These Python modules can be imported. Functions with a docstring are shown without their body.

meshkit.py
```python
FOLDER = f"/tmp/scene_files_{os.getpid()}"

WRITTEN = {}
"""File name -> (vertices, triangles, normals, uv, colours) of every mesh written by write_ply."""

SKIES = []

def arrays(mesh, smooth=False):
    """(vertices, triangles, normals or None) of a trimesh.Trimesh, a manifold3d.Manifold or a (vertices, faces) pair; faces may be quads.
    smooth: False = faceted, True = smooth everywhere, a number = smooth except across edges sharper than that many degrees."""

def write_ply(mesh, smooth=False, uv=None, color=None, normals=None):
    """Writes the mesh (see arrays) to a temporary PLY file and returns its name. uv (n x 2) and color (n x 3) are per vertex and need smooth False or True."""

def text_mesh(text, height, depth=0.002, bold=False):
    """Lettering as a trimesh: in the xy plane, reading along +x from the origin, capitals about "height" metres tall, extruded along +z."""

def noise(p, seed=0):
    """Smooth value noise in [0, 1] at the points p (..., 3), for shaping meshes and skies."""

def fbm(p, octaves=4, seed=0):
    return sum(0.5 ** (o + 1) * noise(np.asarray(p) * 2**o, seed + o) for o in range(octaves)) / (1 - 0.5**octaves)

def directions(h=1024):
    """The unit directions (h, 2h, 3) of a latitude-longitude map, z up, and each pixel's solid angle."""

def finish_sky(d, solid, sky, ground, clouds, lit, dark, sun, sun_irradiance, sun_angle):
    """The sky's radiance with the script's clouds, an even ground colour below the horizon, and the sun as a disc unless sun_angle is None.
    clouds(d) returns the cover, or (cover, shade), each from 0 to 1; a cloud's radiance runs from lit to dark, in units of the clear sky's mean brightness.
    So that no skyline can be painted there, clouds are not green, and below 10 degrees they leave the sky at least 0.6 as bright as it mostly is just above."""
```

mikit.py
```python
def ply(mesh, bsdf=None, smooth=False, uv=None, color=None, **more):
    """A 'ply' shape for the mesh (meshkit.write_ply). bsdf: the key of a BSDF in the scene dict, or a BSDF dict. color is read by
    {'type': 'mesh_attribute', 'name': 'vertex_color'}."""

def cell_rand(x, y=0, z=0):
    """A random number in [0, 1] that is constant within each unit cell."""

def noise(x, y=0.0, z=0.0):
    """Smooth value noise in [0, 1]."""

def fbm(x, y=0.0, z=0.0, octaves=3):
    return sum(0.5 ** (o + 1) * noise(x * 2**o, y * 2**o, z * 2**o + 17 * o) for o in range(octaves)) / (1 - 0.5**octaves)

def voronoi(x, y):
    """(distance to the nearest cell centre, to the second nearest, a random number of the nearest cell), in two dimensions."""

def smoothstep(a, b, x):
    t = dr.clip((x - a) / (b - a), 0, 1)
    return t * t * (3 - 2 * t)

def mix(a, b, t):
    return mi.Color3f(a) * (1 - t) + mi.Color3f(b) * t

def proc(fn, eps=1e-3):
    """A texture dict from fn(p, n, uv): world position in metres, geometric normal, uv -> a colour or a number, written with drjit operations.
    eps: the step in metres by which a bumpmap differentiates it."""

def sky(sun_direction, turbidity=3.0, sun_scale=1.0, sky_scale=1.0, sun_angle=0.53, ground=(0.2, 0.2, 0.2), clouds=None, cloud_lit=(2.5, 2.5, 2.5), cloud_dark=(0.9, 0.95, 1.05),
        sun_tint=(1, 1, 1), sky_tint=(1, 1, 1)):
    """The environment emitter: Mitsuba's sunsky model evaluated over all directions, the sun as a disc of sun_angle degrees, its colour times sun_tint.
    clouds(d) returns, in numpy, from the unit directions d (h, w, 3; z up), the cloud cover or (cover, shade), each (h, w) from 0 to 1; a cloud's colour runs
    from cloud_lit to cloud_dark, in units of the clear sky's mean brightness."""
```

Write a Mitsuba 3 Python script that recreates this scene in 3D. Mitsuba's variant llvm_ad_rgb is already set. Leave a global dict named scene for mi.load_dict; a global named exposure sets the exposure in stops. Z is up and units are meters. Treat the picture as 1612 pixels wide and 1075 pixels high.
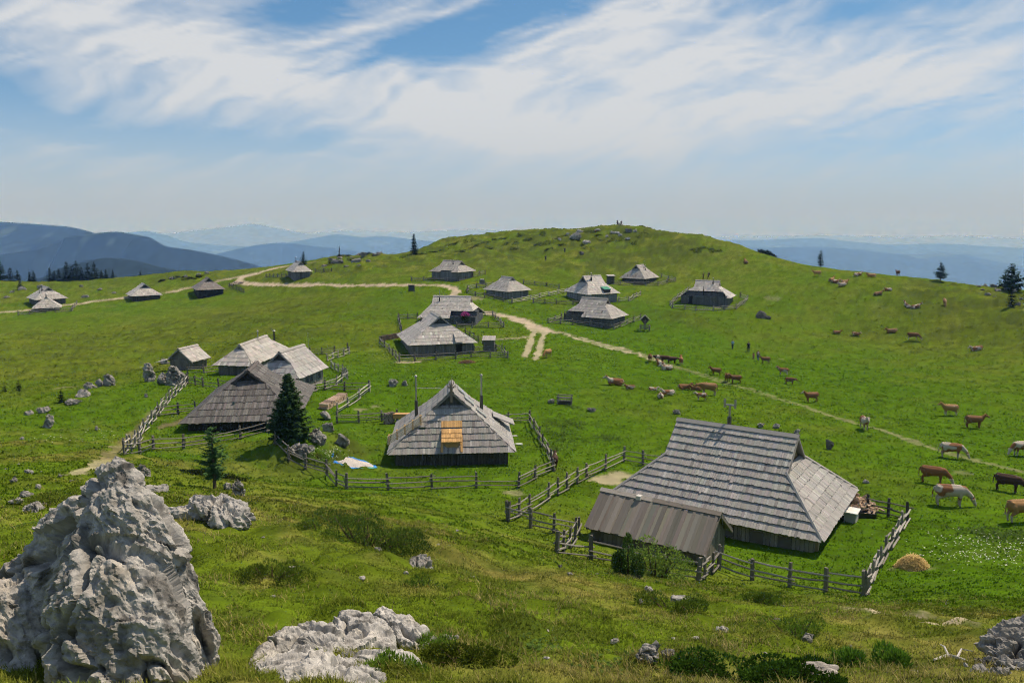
import math, random
import numpy as np, trimesh, manifold3d
import mitsuba as mi, mikit, meshkit, drjit as dr
from meshkit import fbm, noise
from scipy.interpolate import RBFInterpolator
from scipy.ndimage import gaussian_filter, map_coordinates

T = mi.ScalarTransform4f
R = np.random.default_rng(7)
rnd = random.Random(11)
scene, labels = {}, {}

# ---------------------------------------------------------------- camera, sky, exposure
EYE = np.array([0.0, 0.0, 20.0])
PITCH = math.radians(8.75)
scene['camera'] = {'type': 'perspective', 'fov': 65.5, 'fov_axis': 'x', 'near_clip': 0.1, 'far_clip': 90000.0,
    'to_world': T().look_at(origin=EYE.tolist(), target=[0, math.cos(PITCH), 20 - math.sin(PITCH)], up=[0, 0, 1]),
    'medium': {'type': 'ref', 'id': 'haze_air'}}
exposure = 1.62
SUN_EL, SUN_AZ = math.radians(57), math.radians(58)
SUN = [math.cos(SUN_EL)*math.sin(SUN_AZ), math.cos(SUN_EL)*math.cos(SUN_AZ), math.sin(SUN_EL)]

def cirrus(d):
    # high thin cloud: broad fields of cover, combed into fibres
    az = np.degrees(np.arctan2(d[..., 0], d[..., 1])); el = np.degrees(np.arcsin(d[..., 2]))
    q = np.stack([az/14.0, el/5.0, 0*az], -1)
    w1 = np.stack([fbm(q*1.0, 4, 5)-.5, fbm(q*1.0+9, 4, 6)-.5], -1)
    q2 = np.stack([az/4.0, el/1.6, 0*az], -1)
    w2 = np.stack([fbm(q2+3, 3, 15)-.5, fbm(q2+13, 3, 16)-.5], -1)
    A = az + 6*w1[..., 0] + 1.6*w2[..., 0]; E = el + 2.6*w1[..., 1] + .7*w2[..., 1]
    def blob(a, e, sa, se, rot=0.0):
        c, s = math.cos(math.radians(rot)), math.sin(math.radians(rot))
        x, y = (A-a), (E-e)
        return np.exp(-((x*c+y*s)/sa)**2 - ((-x*s+y*c)/se)**2)
    cov = 0.40*np.ones_like(az)
    for a, e, sa, se, rot, w in CLOUDS: cov = cov + w*blob(a, e, sa, se, rot)
    def fibres(deg, lu, lv, seed, wx=1.0):
        t = math.radians(deg); x = az+3.5*wx*w1[..., 0]; y = el+3.0*wx*w1[..., 1]
        u, v = x*math.cos(t)+y*math.sin(t), -x*math.sin(t)+y*math.cos(t)
        return fbm(np.stack([u/lu, v/lv, 0*u], -1), 5, seed)-.5
    cov = cov + .55*fibres(14, 10, 1.5, 21) + .50*fibres(24, 5, .8, 33) + .62*fibres(12, 2.4, .38, 34, 1.8) + .40*(fbm(np.stack([A/3.4, E/1.5, 0*A+3], -1), 5, 44)-.5)
    c = np.clip((cov-.10)/.92, 0, 1)
    cov = .95*c**1.25
    milky = np.exp(-(np.maximum(el, 0)/4.8)**1.6)             # haze bank above the horizon
    shade = np.clip(.55*(fbm(np.stack([A/6, E/2.0, 0*A+8], -1), 4, 55)-.30)+.55*(.5-c), 0, 1)
    return 1-(1-cov)*(1-.9*milky), np.clip(np.maximum(shade*(1-milky), milky*.95), 0, 1)

#        az    el   sa  se  rot  weight   (degrees)
CLOUDS = [(-28, 11.8, 13, 3.6, -8, .42), (-13, 8.6, 13, 2.0, -6, .46), (3, 6.2, 15, 2.2, -3, .44), (13, 9.4, 12, 3.8, 8, .50), (26, 8.6, 9, 2.2, 6, .46),
          (7, 12.4, 8, 2.4, 18, .36), (-7.4, 13.3, 9, .55, 18, .38), (13, 15.0, 8, 1.5, 16, .34), (-1, 9.6, 5, 1.6, 25, .2),
          (-5.0, 11.4, 5.0, 1.4, 8, -.60), (-13, 14.6, 4.5, 1.1, 20, -.42), (2.0, 15.2, 4.2, 1.3, 20, -.62), (23, 12.4, 4.5, .7, 10, -.35),
          (30, 15.4, 7, 1.2, 0, -.55), (-33, 7.4, 5, 1.1, 0, -.42), (-26, 6.2, 7, .9, -6, -.42), (-14, 5.2, 9, .8, -2, -.30), (26, 4.6, 9, 1.1, 6, -.32)]
scene['sky'] = mikit.sky(SUN, turbidity=3.2, clouds=cirrus, cloud_lit=(2.92, 2.97, 3.03), cloud_dark=(1.90, 2.10, 2.28), sky_tint=(.58, .82, .88))

# ---------------------------------------------------------------- the air
HAZE = 8.5e-5
scene['haze_air'] = {'type': 'homogeneous', 'albedo': {'type': 'rgb', 'value': [.91, .945, .985]},
    'sigma_t': {'type': 'rgb', 'value': [HAZE*.47, HAZE*.92, HAZE*2.0]}}

# ---------------------------------------------------------------- helpers
def vc_bsdf(rough, spec=.25):
    return {'type': 'twosided', 'bsdf': {'type': 'principled', 'base_color': {'type': 'mesh_attribute', 'name': 'vertex_color'}, 'roughness': rough, 'specular': spec}}
scene['m_matte'] = vc_bsdf(.92, .12)
scene['m_wood'] = vc_bsdf(.72, .3)
scene['m_hide'] = vc_bsdf(.7, .25)
scene['m_metal'] = {'type': 'twosided', 'bsdf': {'type': 'principled', 'base_color': {'type': 'mesh_attribute', 'name': 'vertex_color'}, 'roughness': .38, 'metallic': .75}}
scene['m_leaf'] = {'type': 'principledthin', 'base_color': {'type': 'mesh_attribute', 'name': 'vertex_color'}, 'roughness': .6, 'diff_trans': .55, 'spec_trans': 0.0, 'eta': 1.35}
def _patchy(p, n, uv):
    a = mikit.fbm(p.x*2.3, p.y*2.3, p.z*2.3, 3); b = mikit.fbm(p.x*9, p.y*9, p.z*9, 2)
    return dr.clip(mikit.smoothstep(.42, .72, a)*.38 + mikit.smoothstep(.45, .8, b)*.35, 0, .6)
scene['m_turf'] = {'type': 'blendbsdf', 'weight': mikit.proc(_patchy), 'a': {'type': 'twosided', 'bsdf': {'type': 'diffuse', 'reflectance': {'type': 'mesh_attribute', 'name': 'vertex_color'}}},
    'b': {'type': 'twosided', 'bsdf': {'type': 'diffuse', 'reflectance': {'type': 'rgb', 'value': [.048, .070, .014]}}}}
def _grain(p, n, uv):
    a = mikit.fbm(p.x*7, p.y*7, p.z*7, 3); b = mikit.fbm(p.x*26, p.y*26, p.z*26, 3)
    return .05*a + .02*b
scene['m_rock'] = {'type': 'bumpmap', 'texture': mikit.proc(_grain, eps=4e-3), 'scale': 1.0, 'bsdf': vc_bsdf(.9, .15)}

# parts of one plain colour carry it packed in their uv (red and green in u, blue in v), so that the many small parts share one material
def _unpack(p, n, uv):
    u = dr.round(uv.x); r = dr.floor(u/256.0); g = u-r*256.0; b = dr.round(uv.y)
    return mi.Color3f(dr.square(r/255.0), dr.square(g/255.0), dr.square(b/255.0))
UNP = mikit.proc(_unpack)
def pk(rough, spec): return {'type': 'twosided', 'bsdf': {'type': 'principled', 'base_color': UNP, 'roughness': rough, 'specular': spec}}
scene['p_matte'] = {'type': 'twosided', 'bsdf': {'type': 'diffuse', 'reflectance': UNP}}; scene['p_wood'] = pk(.72, .3)
scene['p_metal'] = {'type': 'twosided', 'bsdf': {'type': 'principled', 'base_color': UNP, 'roughness': .38, 'metallic': .75}}
scene['p_leaf'] = {'type': 'principledthin', 'base_color': UNP, 'roughness': .6, 'diff_trans': .55, 'spec_trans': 0.0, 'eta': 1.35}
PACK = {'m_matte': 'p_matte', 'm_wood': 'p_wood', 'm_metal': 'p_metal', 'm_leaf': 'p_leaf'}

def key_for(name):
    if name not in used: used.add(name); return name
    k = 1
    while f'{name}_{k:03d}' in used: k += 1
    used.add(f'{name}_{k:03d}'); return f'{name}_{k:03d}'
used = set()

def vm(mesh):
    if hasattr(mesh, 'to_mesh'):
        m = mesh.to_mesh(); return np.array(m.vert_properties[:, :3], float), np.array(m.tri_verts, int)
    if isinstance(mesh, tuple): return np.asarray(mesh[0], float), np.asarray(mesh[1], int)
    return np.array(mesh.vertices, float), np.array(mesh.faces, int)

def put(key, mesh, mat='m_matte', color=(.3, .3, .3), smooth=False):
    """one entry of the scene; color is one colour or one per vertex"""
    v, f = vm(mesh)
    color = np.asarray(color, float); smooth = bool(smooth)
    if mat in PACK and (color.ndim == 1 or not smooth):
        if color.ndim == 1: c = np.broadcast_to(color, (len(v), 3))
        else:
            t = color[f]
            if np.abs(t-t[:, :1]).max() > 1e-9:          # one colour for each face
                c = np.repeat(t.mean(1), 3, 0); v = v[f].reshape(-1, 3); f = np.arange(len(v)).reshape(-1, 3)
            else: c = color
        q = np.round(np.sqrt(np.clip(c, 0, 1))*255)
        scene[key] = mikit.ply((v, f), PACK[mat], smooth=smooth, uv=np.stack([q[:, 0]*256+q[:, 1], q[:, 2]], 1))
    else:
        scene[key] = mikit.ply((v, f), mat, smooth=smooth, color=np.broadcast_to(color, (len(v), 3)))
    return key

def thing(name, label=None, cat=None, group=None, kind=None):
    key = key_for(name)
    labels[key] = {k: x for k, x in (('label', label), ('category', cat), ('group', group), ('kind', kind)) if x}
    return key

def part(holder, name, mesh, mat='m_matte', color=(.3, .3, .3), smooth=False, label=None, kind=None):
    key = key_for(f'{holder}__{name}')
    put(key, mesh, mat, color, smooth)
    d = {k: x for k, x in (('label', label), ('kind', kind)) if x}
    if d: labels[key] = d
    return key

QF = np.array([[0, 1, 2], [0, 2, 3]])
BOXF = np.array([[0, 2, 1], [0, 3, 2], [4, 5, 6], [4, 6, 7], [0, 1, 5], [0, 5, 4], [1, 2, 6], [1, 6, 5], [2, 3, 7], [2, 7, 6], [3, 0, 4], [3, 4, 7]])
def hexes(corners):
    """closed boxes from (n, 8, 3) corners: 4 below, 4 above in the same order"""
    c = np.asarray(corners, float); n = len(c)
    return c.reshape(-1, 3), (BOXF[None] + 8*np.arange(n)[:, None, None]).reshape(-1, 3)
def join(ms):
    vs, fs, k = [], [], 0
    for m in ms:
        v, f = vm(m); vs.append(v); fs.append(f+k); k += len(v)
    return np.vstack(vs), np.vstack(fs)
def joinc(ms, cs):
    return join(ms), np.vstack([np.broadcast_to(np.asarray(c, float), (len(vm(m)[0]), 3)) for m, c in zip(ms, cs)])
def box(x0, x1, y0, y1, z0, z1):
    return hexes([[(x0, y0, z0), (x1, y0, z0), (x1, y1, z0), (x0, y1, z0), (x0, y0, z1), (x1, y0, z1), (x1, y1, z1), (x0, y1, z1)]])
def tube(pts, rad, sides=6, cap=True):
    p = np.asarray(pts, float); n = len(p)
    rad = np.broadcast_to(np.asarray(rad, float), (n,))
    t = np.gradient(p, axis=0); t /= np.linalg.norm(t, axis=1, keepdims=True)+1e-12
    ref = np.where(np.abs(t[:, 2:]) < .9, [[0, 0, 1.]], [[1., 0, 0]])
    a = np.cross(t, ref); a /= np.linalg.norm(a, axis=1, keepdims=True)+1e-12
    b = np.cross(t, a); th = np.arange(sides)*2*np.pi/sides
    v = p[:, None]+rad[:, None, None]*(np.cos(th)[None, :, None]*a[:, None]+np.sin(th)[None, :, None]*b[:, None])
    i, j = np.meshgrid(np.arange(n-1), np.arange(sides), indexing='ij')
    q = np.stack([i*sides+j, (i+1)*sides+j, (i+1)*sides+(j+1) % sides, i*sides+(j+1) % sides], -1).reshape(-1, 4)
    f = np.vstack([q[:, [0, 1, 2]], q[:, [0, 2, 3]]]); v = v.reshape(-1, 3)
    if cap:
        v = np.vstack([v, p[:1], p[-1:]]); k = n*sides
        jj = np.arange(sides); e = (n-1)*sides
        f = np.vstack([f, np.stack([jj, (jj+1) % sides, 0*jj+k], 1), np.stack([e+(jj+1) % sides, e+jj, 0*jj+k+1], 1)])
    return v, f
def rz(v, rot, loc):
    c, s = math.cos(rot), math.sin(rot); v = np.asarray(v, float)
    return np.stack([v[..., 0]*c-v[..., 1]*s+loc[0], v[..., 0]*s+v[..., 1]*c+loc[1], v[..., 2]+loc[2]], -1)
def placed(mesh, rot, loc):
    v, f = vm(mesh); return rz(v, rot, loc), f
def capsules(bones, length=.08, smooth=6):
    """one continuous skin over (p, r, q, s) bones"""
    S = manifold3d.Manifold
    def ball(p, r): return S.sphere(r, 14).translate([float(x) for x in p])
    parts = [S.batch_hull([ball(p, r), ball(q, s)]) for p, r, q, s in bones]
    m = S.batch_boolean(parts, manifold3d.OpType.Add).refine_to_length(length)
    v, f = vm(m); t = trimesh.Trimesh(v, f, process=True)
    if smooth: trimesh.smoothing.filter_taubin(t, lamb=.5, nu=-.52, iterations=smooth)
    return np.array(t.vertices), np.array(t.faces)
def smoothstep(a, b, x):
    t = np.clip((x-a)/(b-a), 0, 1); return t*t*(3-2*t)
def xyz(p): return np.stack([np.asarray(p)[..., 0], np.asarray(p)[..., 1], 0*np.asarray(p)[..., 0]], -1)

# ---------------------------------------------------------------- terrain: heights of the alp (x, y, z in metres), smoothed
CTRL = np.array([(0, 9, 14.4), (-2.3, 8.6, 14.6), (-4.1, 8.6, 14.6), (2.4, 9.6, 14), (5.9, 11.5, 12.8), (8.4, 12, 12.5), (-5.9, 8.5, 14.7), (-1, 11.5, 13.6), (-4.8, 11, 13.9), (2.3, 14, 12.2), (7.4, 17.5, 10.3), (12.9, 19, 9.5), (-7.6, 12, 13.8), (-4.4, 17, 12.1), (-0.9, 19.5, 11), (2.7, 22, 9.2), (8.2, 24.5, 7.5), (14.3, 26, 6.5), (18, 26, 7), (-8, 20.5, 11.4), (-13.1, 24, 11), (-16.1, 24, 11), (-4.1, 23.5, 10.1), (1.1, 30, 6.6), (-9, 28, 9.5), (-12.2, 29, 9.9), (-19.1, 30, 9.8), (-8.3, 35, 7), (-3.7, 42, 4.2), (-0.2, 40, 3.9), (-19.1, 38, 7.9), (2.5, 40.5, 2.2), (9.3, 37.5, 2.3), (15.9, 35, 2.3), (17, 42.5, 1), (27.4, 41, 2.4), (26.3, 50.5, 1), (-0.2, 45.5, 1.9), (8.9, 62, 0.5), (-11.8, 54.5, 1), (0.6, 54.5, 1), (-19.6, 64, 1.2), (-9.2, 60, 0.7), (-0.1, 60, 0.7), (4, 66, 0.1), (1.5, 78, 0.7), (-10.3, 76, 0.3), (-19.3, 50, 3), (-29.3, 58, 2.2), (-27.8, 65.5, 1.6), (-19.7, 65.5, 1.6), (-7.9, 46, 3.5), (-21.9, 46, 5.7), (-31.4, 54, 4.4), (-41.3, 64, 2.6), (-34.6, 76, 1.9), (-44, 72, 2.2), (-43.9, 82, 1.8), (-19, 76, 1.2), (-16.2, 88, 1.6), (-20.9, 90, 1.5), (-30.4, 92, 1.1), (-40.7, 99, 0.7), (-44.9, 96, 0.9), (-51, 90, 0.6), (-56.6, 86, 0.3), (47.4, 84, -1.5), (36.3, 94, -2), (22.7, 90, -0.1), (15, 95, -0.3), (49, 75, -1.1), (62.2, 96, -1.3), (37.8, 66, -0.3), (6.3, 82, 0.4), (22.4, 118, -1.8), (5.4, 118, -0.3), (-11.3, 120, -0.4), (-4.5, 120, -0.2), (-14.4, 114, -0.6), (40.2, 126, -2.8), (65.4, 136, -3.4), (83.6, 130, -2.4), (16.2, 150, -0.3), (24.6, 146, -0.6), (42.1, 140, -3.2), (2.7, 142, 0.2), (-7.9, 148, 0.9), (-22.9, 138, 1.3), (-33, 134, 1.3), (76.5, 152, -2.6), (64.3, 155, -2.9), (83.1, 140, -3.3), (49.4, 160, 0.3), (40.3, 165, 1.4), (17.1, 172, 2.7), (-0.1, 175, 3.1), (-22.2, 178, 3.8), (-45.3, 185, 1.6), (32.7, 203, 3.8), (-14.6, 194, 5.3), (48.5, 200, 4.8), (71.4, 185, 6.1), (82.4, 190, 7.2), (64.3, 162, 0), (85.2, 165, 2.3), (98.8, 155, 2.1), (-56.1, 120, -2.7), (-46.2, 128, -1), (-73.5, 112, -3), (-64.7, 116, -2.9), (-57.2, 140, -1.8), (-82.7, 145, -2.6), (-91.1, 140, -1.8), (-80.4, 180, -2.2), (-114.3, 196, -2.9), (-99.5, 215, -1.3), (-81.9, 215, -1), (-58.7, 180, -0.8), (-63.1, 210, 2.5), (-126.2, 195, -3.3), (-141.2, 240, -0.9), (-164, 255, 0.8), (-130.8, 262, 0.7), (-105.6, 262, 3.4), (-74.3, 255, 5.3), (-58.7, 216, 5.1), (-40.8, 208, 6), (-38.5, 235, 8.9), (-53.7, 245, 9), (-29.6, 242, 9.1), (-24.8, 270, 13.2), (-10, 275, 14.5), (5.3, 278, 15.6), (20.4, 275, 16.3), (32.6, 268, 17.4), (37.6, 266, 18.3), (42.3, 262, 16.2), (51.2, 255, 15.5), (58.9, 245, 15.5), (63.2, 232, 13.6), (69.4, 222, 10.7), (79.4, 206, 7.8), (93.8, 198, 6.1), (104.4, 194, 5.1), (112.1, 186, 4.2), (120.1, 180, 3.3), (4.5, 235, 9.8), (33.4, 235, 11.6), (15.9, 212, 7.4), (53.6, 222, 10.4), (62.8, 200, 6.6), (0, 0, 18.2), (-5, 0, 18.3), (5, 1, 17.8), (0, 4.5, 16.2), (-4, 5, 16.6), (5, 5, 15.8), (-9, 4, 17), (12, 4, 15.5), (0, -15, 21), (-20, -10, 20), (20, -10, 17), (0, -40, 22), (-40, 0, 14), (40, 0, 9), (-60, -40, 12), (60, -40, 8), (-60, 40, 4), (70, 40, 1), (-62.3, 284.1, -5), (-73, 332.9, -31), (-85.8, 391.5, -71), (-34.5, 281.7, -4.9), (-40.5, 331.3, -30.9), (-47.8, 390.9, -70.9), (-28.5, 309.8, -0.8), (-33, 359.6, -26.8), (-38.5, 419.4, -66.8), (-11.5, 315, 0.5), (-13.3, 364.9, -25.5), (-15.5, 424.9, -65.5), (6, 318, 1.6), (7, 368, -24.4), (8.1, 428, -64.4), (23.4, 314.9, 2.3), (27.1, 364.8, -23.7), (31.5, 424.6, -63.7), (37.4, 307.7, 3.4), (43.5, 357.3, -22.6), (50.7, 416.9, -62.6), (43.2, 305.6, 4.3), (50.2, 355.1, -21.7), (58.6, 414.5, -61.7), (48.6, 301.5, 2.2), (56.6, 350.9, -23.8), (66.1, 410.1, -63.8), (59.1, 294.2, 1.5), (69, 343.2, -24.5), (80.8, 402.1, -64.5), (68.3, 283.9, 1.5), (80, 332.5, -24.5), (94, 390.8, -64.5), (73.7, 270.6, -0.4), (86.9, 318.8, -26.4), (102.7, 376.7, -66.4), (81.4, 260.2, -3.3), (96.3, 307.9, -29.3), (114.2, 365.2, -69.3), (93.7, 243.3, -6.2), (111.7, 290, -32.2), (133.3, 346, -72.2), (110.9, 234.2, -7.9), (132.3, 279.3, -33.9), (158, 333.6, -73.9), (123.3, 229.2, -8.9), (147, 273.3, -34.9), (175.4, 326.1, -74.9), (132.7, 220.3, -9.8), (158.5, 263.1, -35.8), (189.5, 314.5, -75.8), (142.3, 213.3, -10.7), (170.1, 254.9, -36.7), (203.4, 304.8, -76.7), (-185.6, 288.6, -13.2), (-212.7, 330.7, -39.2), (-245.1, 381.2, -79.2), (-148.7, 297.8, -13.3), (-171, 342.5, -39.3), (-197.8, 396.2, -79.3), (-120.5, 299.1, -10.6), (-139.2, 345.5, -36.6), (-161.7, 401.1, -76.6), (-85.5, 293.4, -8.7), (-99.4, 341.4, -34.7), (-116.2, 399, -74.7), (-66.8, 60, 3), (-113.6, 120, -3), (-176, 200, -4), (-238.4, 280, -20), (66.8, 60, -2), (113.6, 120, -4), (176, 200, -10), (254, 300, -60)])
_rbf = RBFInterpolator(CTRL[:, :2], CTRL[:, 2], kernel='linear', smoothing=0.6)
GX0, GX1, GY0, GY1 = -280, 280, -60, 430
_gx = np.arange(GX0, GX1+1.); _gy = np.arange(GY0, GY1+1.)
_G = gaussian_filter(_rbf(np.stack(np.meshgrid(_gx, _gy, indexing='ij'), -1).reshape(-1, 2)).reshape(len(_gx), len(_gy)), 1.8)
MOUNDS = [(-15.97, 63.26, 2.6, 1.5), (-16.87, 60.91, 2.0, 0.8), (35.66, 252.0, 4.5, 1.6)]
def ground(x, y):
    x, y = np.broadcast_arrays(np.asarray(x, float), np.asarray(y, float))
    z = map_coordinates(_G, [x.ravel()-GX0, y.ravel()-GY0], order=1, mode='nearest').reshape(x.shape)
    for mx, my, s, h in MOUNDS: z = z + h*np.exp(-((x-mx)**2+(y-my)**2)/(2*s*s))
    return z
def gz(p): return float(ground(p[0], p[1]))

def poly_dist(x, y, pts):
    d = np.full(x.shape, 1e9)
    for (ax, ay), (bx, by) in zip(pts[:-1], pts[1:]):
        dx, dy = bx-ax, by-ay
        t = np.clip(((x-ax)*dx+(y-ay)*dy)/(dx*dx+dy*dy+1e-9), 0, 1)
        d = np.minimum(d, np.hypot(x-ax-t*dx, y-ay-t*dy))
    return d
TRACKS = [  # (points, half width, how worn)
 ([(-127.71, 197.33),(-122.75, 199.64),(-116.59, 205.94),(-109.44, 213.14),(-104.91, 216.24),(-97.01, 220.06),(-91.26, 225.72),(-85.21, 229.06),(-79.72, 231.94),(-74.86, 234.27),(-69.05, 237.00),(-62.77, 234.81)], 1.25, 1.0),
 ([(-69.05, 237.00),(-74.16, 232.03),(-77.79, 230.03),(-78.24, 226.93),(-74.87, 222.21),(-65.65, 212.94),(-54.68, 203.74),(-41.64, 195.98),(-31.44, 191.06),(-23.47, 188.33),(-16.55, 186.61),(-13.85, 184.43),(-12.50, 179.73),(-12.94, 173.85),(-14.08, 165.65)], 1.2, 1.0),
 ([(-14.08, 165.65),(-9.05, 158.85),(-4.54, 157.00),(-0.12, 153.52),(2.88, 149.39),(4.91, 145.06),(6.46, 143.09)], 1.6, 1.0),
 ([(6.46, 143.09),(9.51, 140.42),(13.03, 135.59),(16.31, 131.01),(19.92, 126.89),(22.23, 122.45)], 1.35, .82),
 ([(22.23, 122.45),(24.15, 117.16),(27.02, 109.35),(29.33, 101.74),(31.60, 95.86),(33.52, 89.30)], .85, .42),
 ([(33.52, 89.30),(34.57, 83.73),(36.17, 78.83),(37.32, 73.87),(38.13, 69.65),(39.09, 66.28),(40.79, 62.03)], .6, .40),
 ([(4.55, 144.95),(3.54, 137.26),(2.77, 126.76),(1.89, 116.57)], .55, .75), ([(5.99, 142.93),(5.06, 133.48),(4.31, 124.09),(3.45, 115.15)], .55, .75), ([(3.42, 146.48),(4.44, 141.20),(6.40, 141.83)], 1.3, .9),
 ([(3.51, 136.05),(0.97, 133.53),(-3.82, 131.29)], .6, .6),
 ([(-19.46, 35.81),(-26.81, 51.02),(-30.93, 60.93),(-32.50, 66.59)], .6, .62), ([(-32.50, 66.59),(-34.18, 73.77)], .4, .5),
 ([(-30.97, 68.47),(-30.14, 70.54)], .5, .7), ([(-19.12, 33.63),(-19.82, 36.49)], .4, .6), ([(-62.77, 234.81),(-57.53, 236.46)], .8, .6)]
BARE = [((7.35, 57.48), 1.5, .75), ((8.22, 58.67), 1.1, .7), ((-15.11, 112.24), 1.6, .8), ((-13.84, 113.09), 1.2, .8), ((10.87, 21.08), 1.5, .8), ((11.13, 20.23), 1.1, .8), ((20.66, 38.87), 1.1, .6),
        ((-15.45, 78.34), .8, .55), ((-14.10, 79.85), .7, .5), ((0.18, 53.53), .9, .5), ((35.69, 60.76), .7, .3), ((45.04, 131.11), 1.0, .35), ((73.75, 135.15), .9, .3), ((-12.57, 172.49), 2.2, .6),
        ((-1.10, 12.17), .35, .7), ((-5.37, 16.23), .25, .6), ((-52.39, 91.07), 1.2, .4), ((-7.69, 171.56), 2, .5), ((57.09, 174.30), 2, .3)]
_TH = [poly for poly, _, _ in TRACKS]

def region(x, y, pts):
    """soft sum of (point, radius, weight)"""
    o = np.zeros(np.shape(x))
    for (px, py), s, w in pts: o = o + w*np.exp(-((x-px)**2+(y-py)**2)/(s*s))
    return np.clip(o, 0, 1)
ROUGH = [((8.58, 246.11), 34, 1), ((29.91, 245.45), 26, 1), ((-9.18, 251.89), 30, .9), ((-22.65, 246.19), 20, .7), ((-36.81, 224.72), 16, 1), ((-47.00, 222.04), 14, 1), ((-98.81, 244.99), 16, .8), ((-146.80, 246.39), 30, .6),
         ((104.92, 171.65), 16, 1), ((102.32, 160.73), 14, .9), ((95.78, 175.19), 10, .5), ((34.96, 158.74), 7, .7), ((21.38, 162.41), 5, .8), ((21.10, 213.83), 14, .5), ((54.59, 226.42), 12, .4), ((-16.34, 60.91), 4.5, .9), ((-14.43, 61.25), 3, .9)]
SHELF = [((-58.68, 153.01), 26, 1), ((-64.27, 130.99), 22, 1), ((-51.83, 126.51), 16, .9), ((-54.65, 176.35), 20, .7), ((-73.18, 131.75), 18, .6), ((-42.85, 158.66), 14, .5), ((-28.17, 142.28), 14, .35), ((-91.38, 151.84), 22, .5),
         ((84.63, 151.35), 18, .45), ((92.04, 147.59), 20, .6), ((97.85, 166.47), 14, .5)]

def masks(x, y):
    r = np.hypot(x, y)
    near = 1-smoothstep(20, 46, r+0.25*(x > 0)*x)
    near = np.maximum(near, .8*np.exp(-((x+30)**2+(y-52)**2)/15**2))
    return r, near, region(x, y, ROUGH), region(x, y, SHELF)

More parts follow.
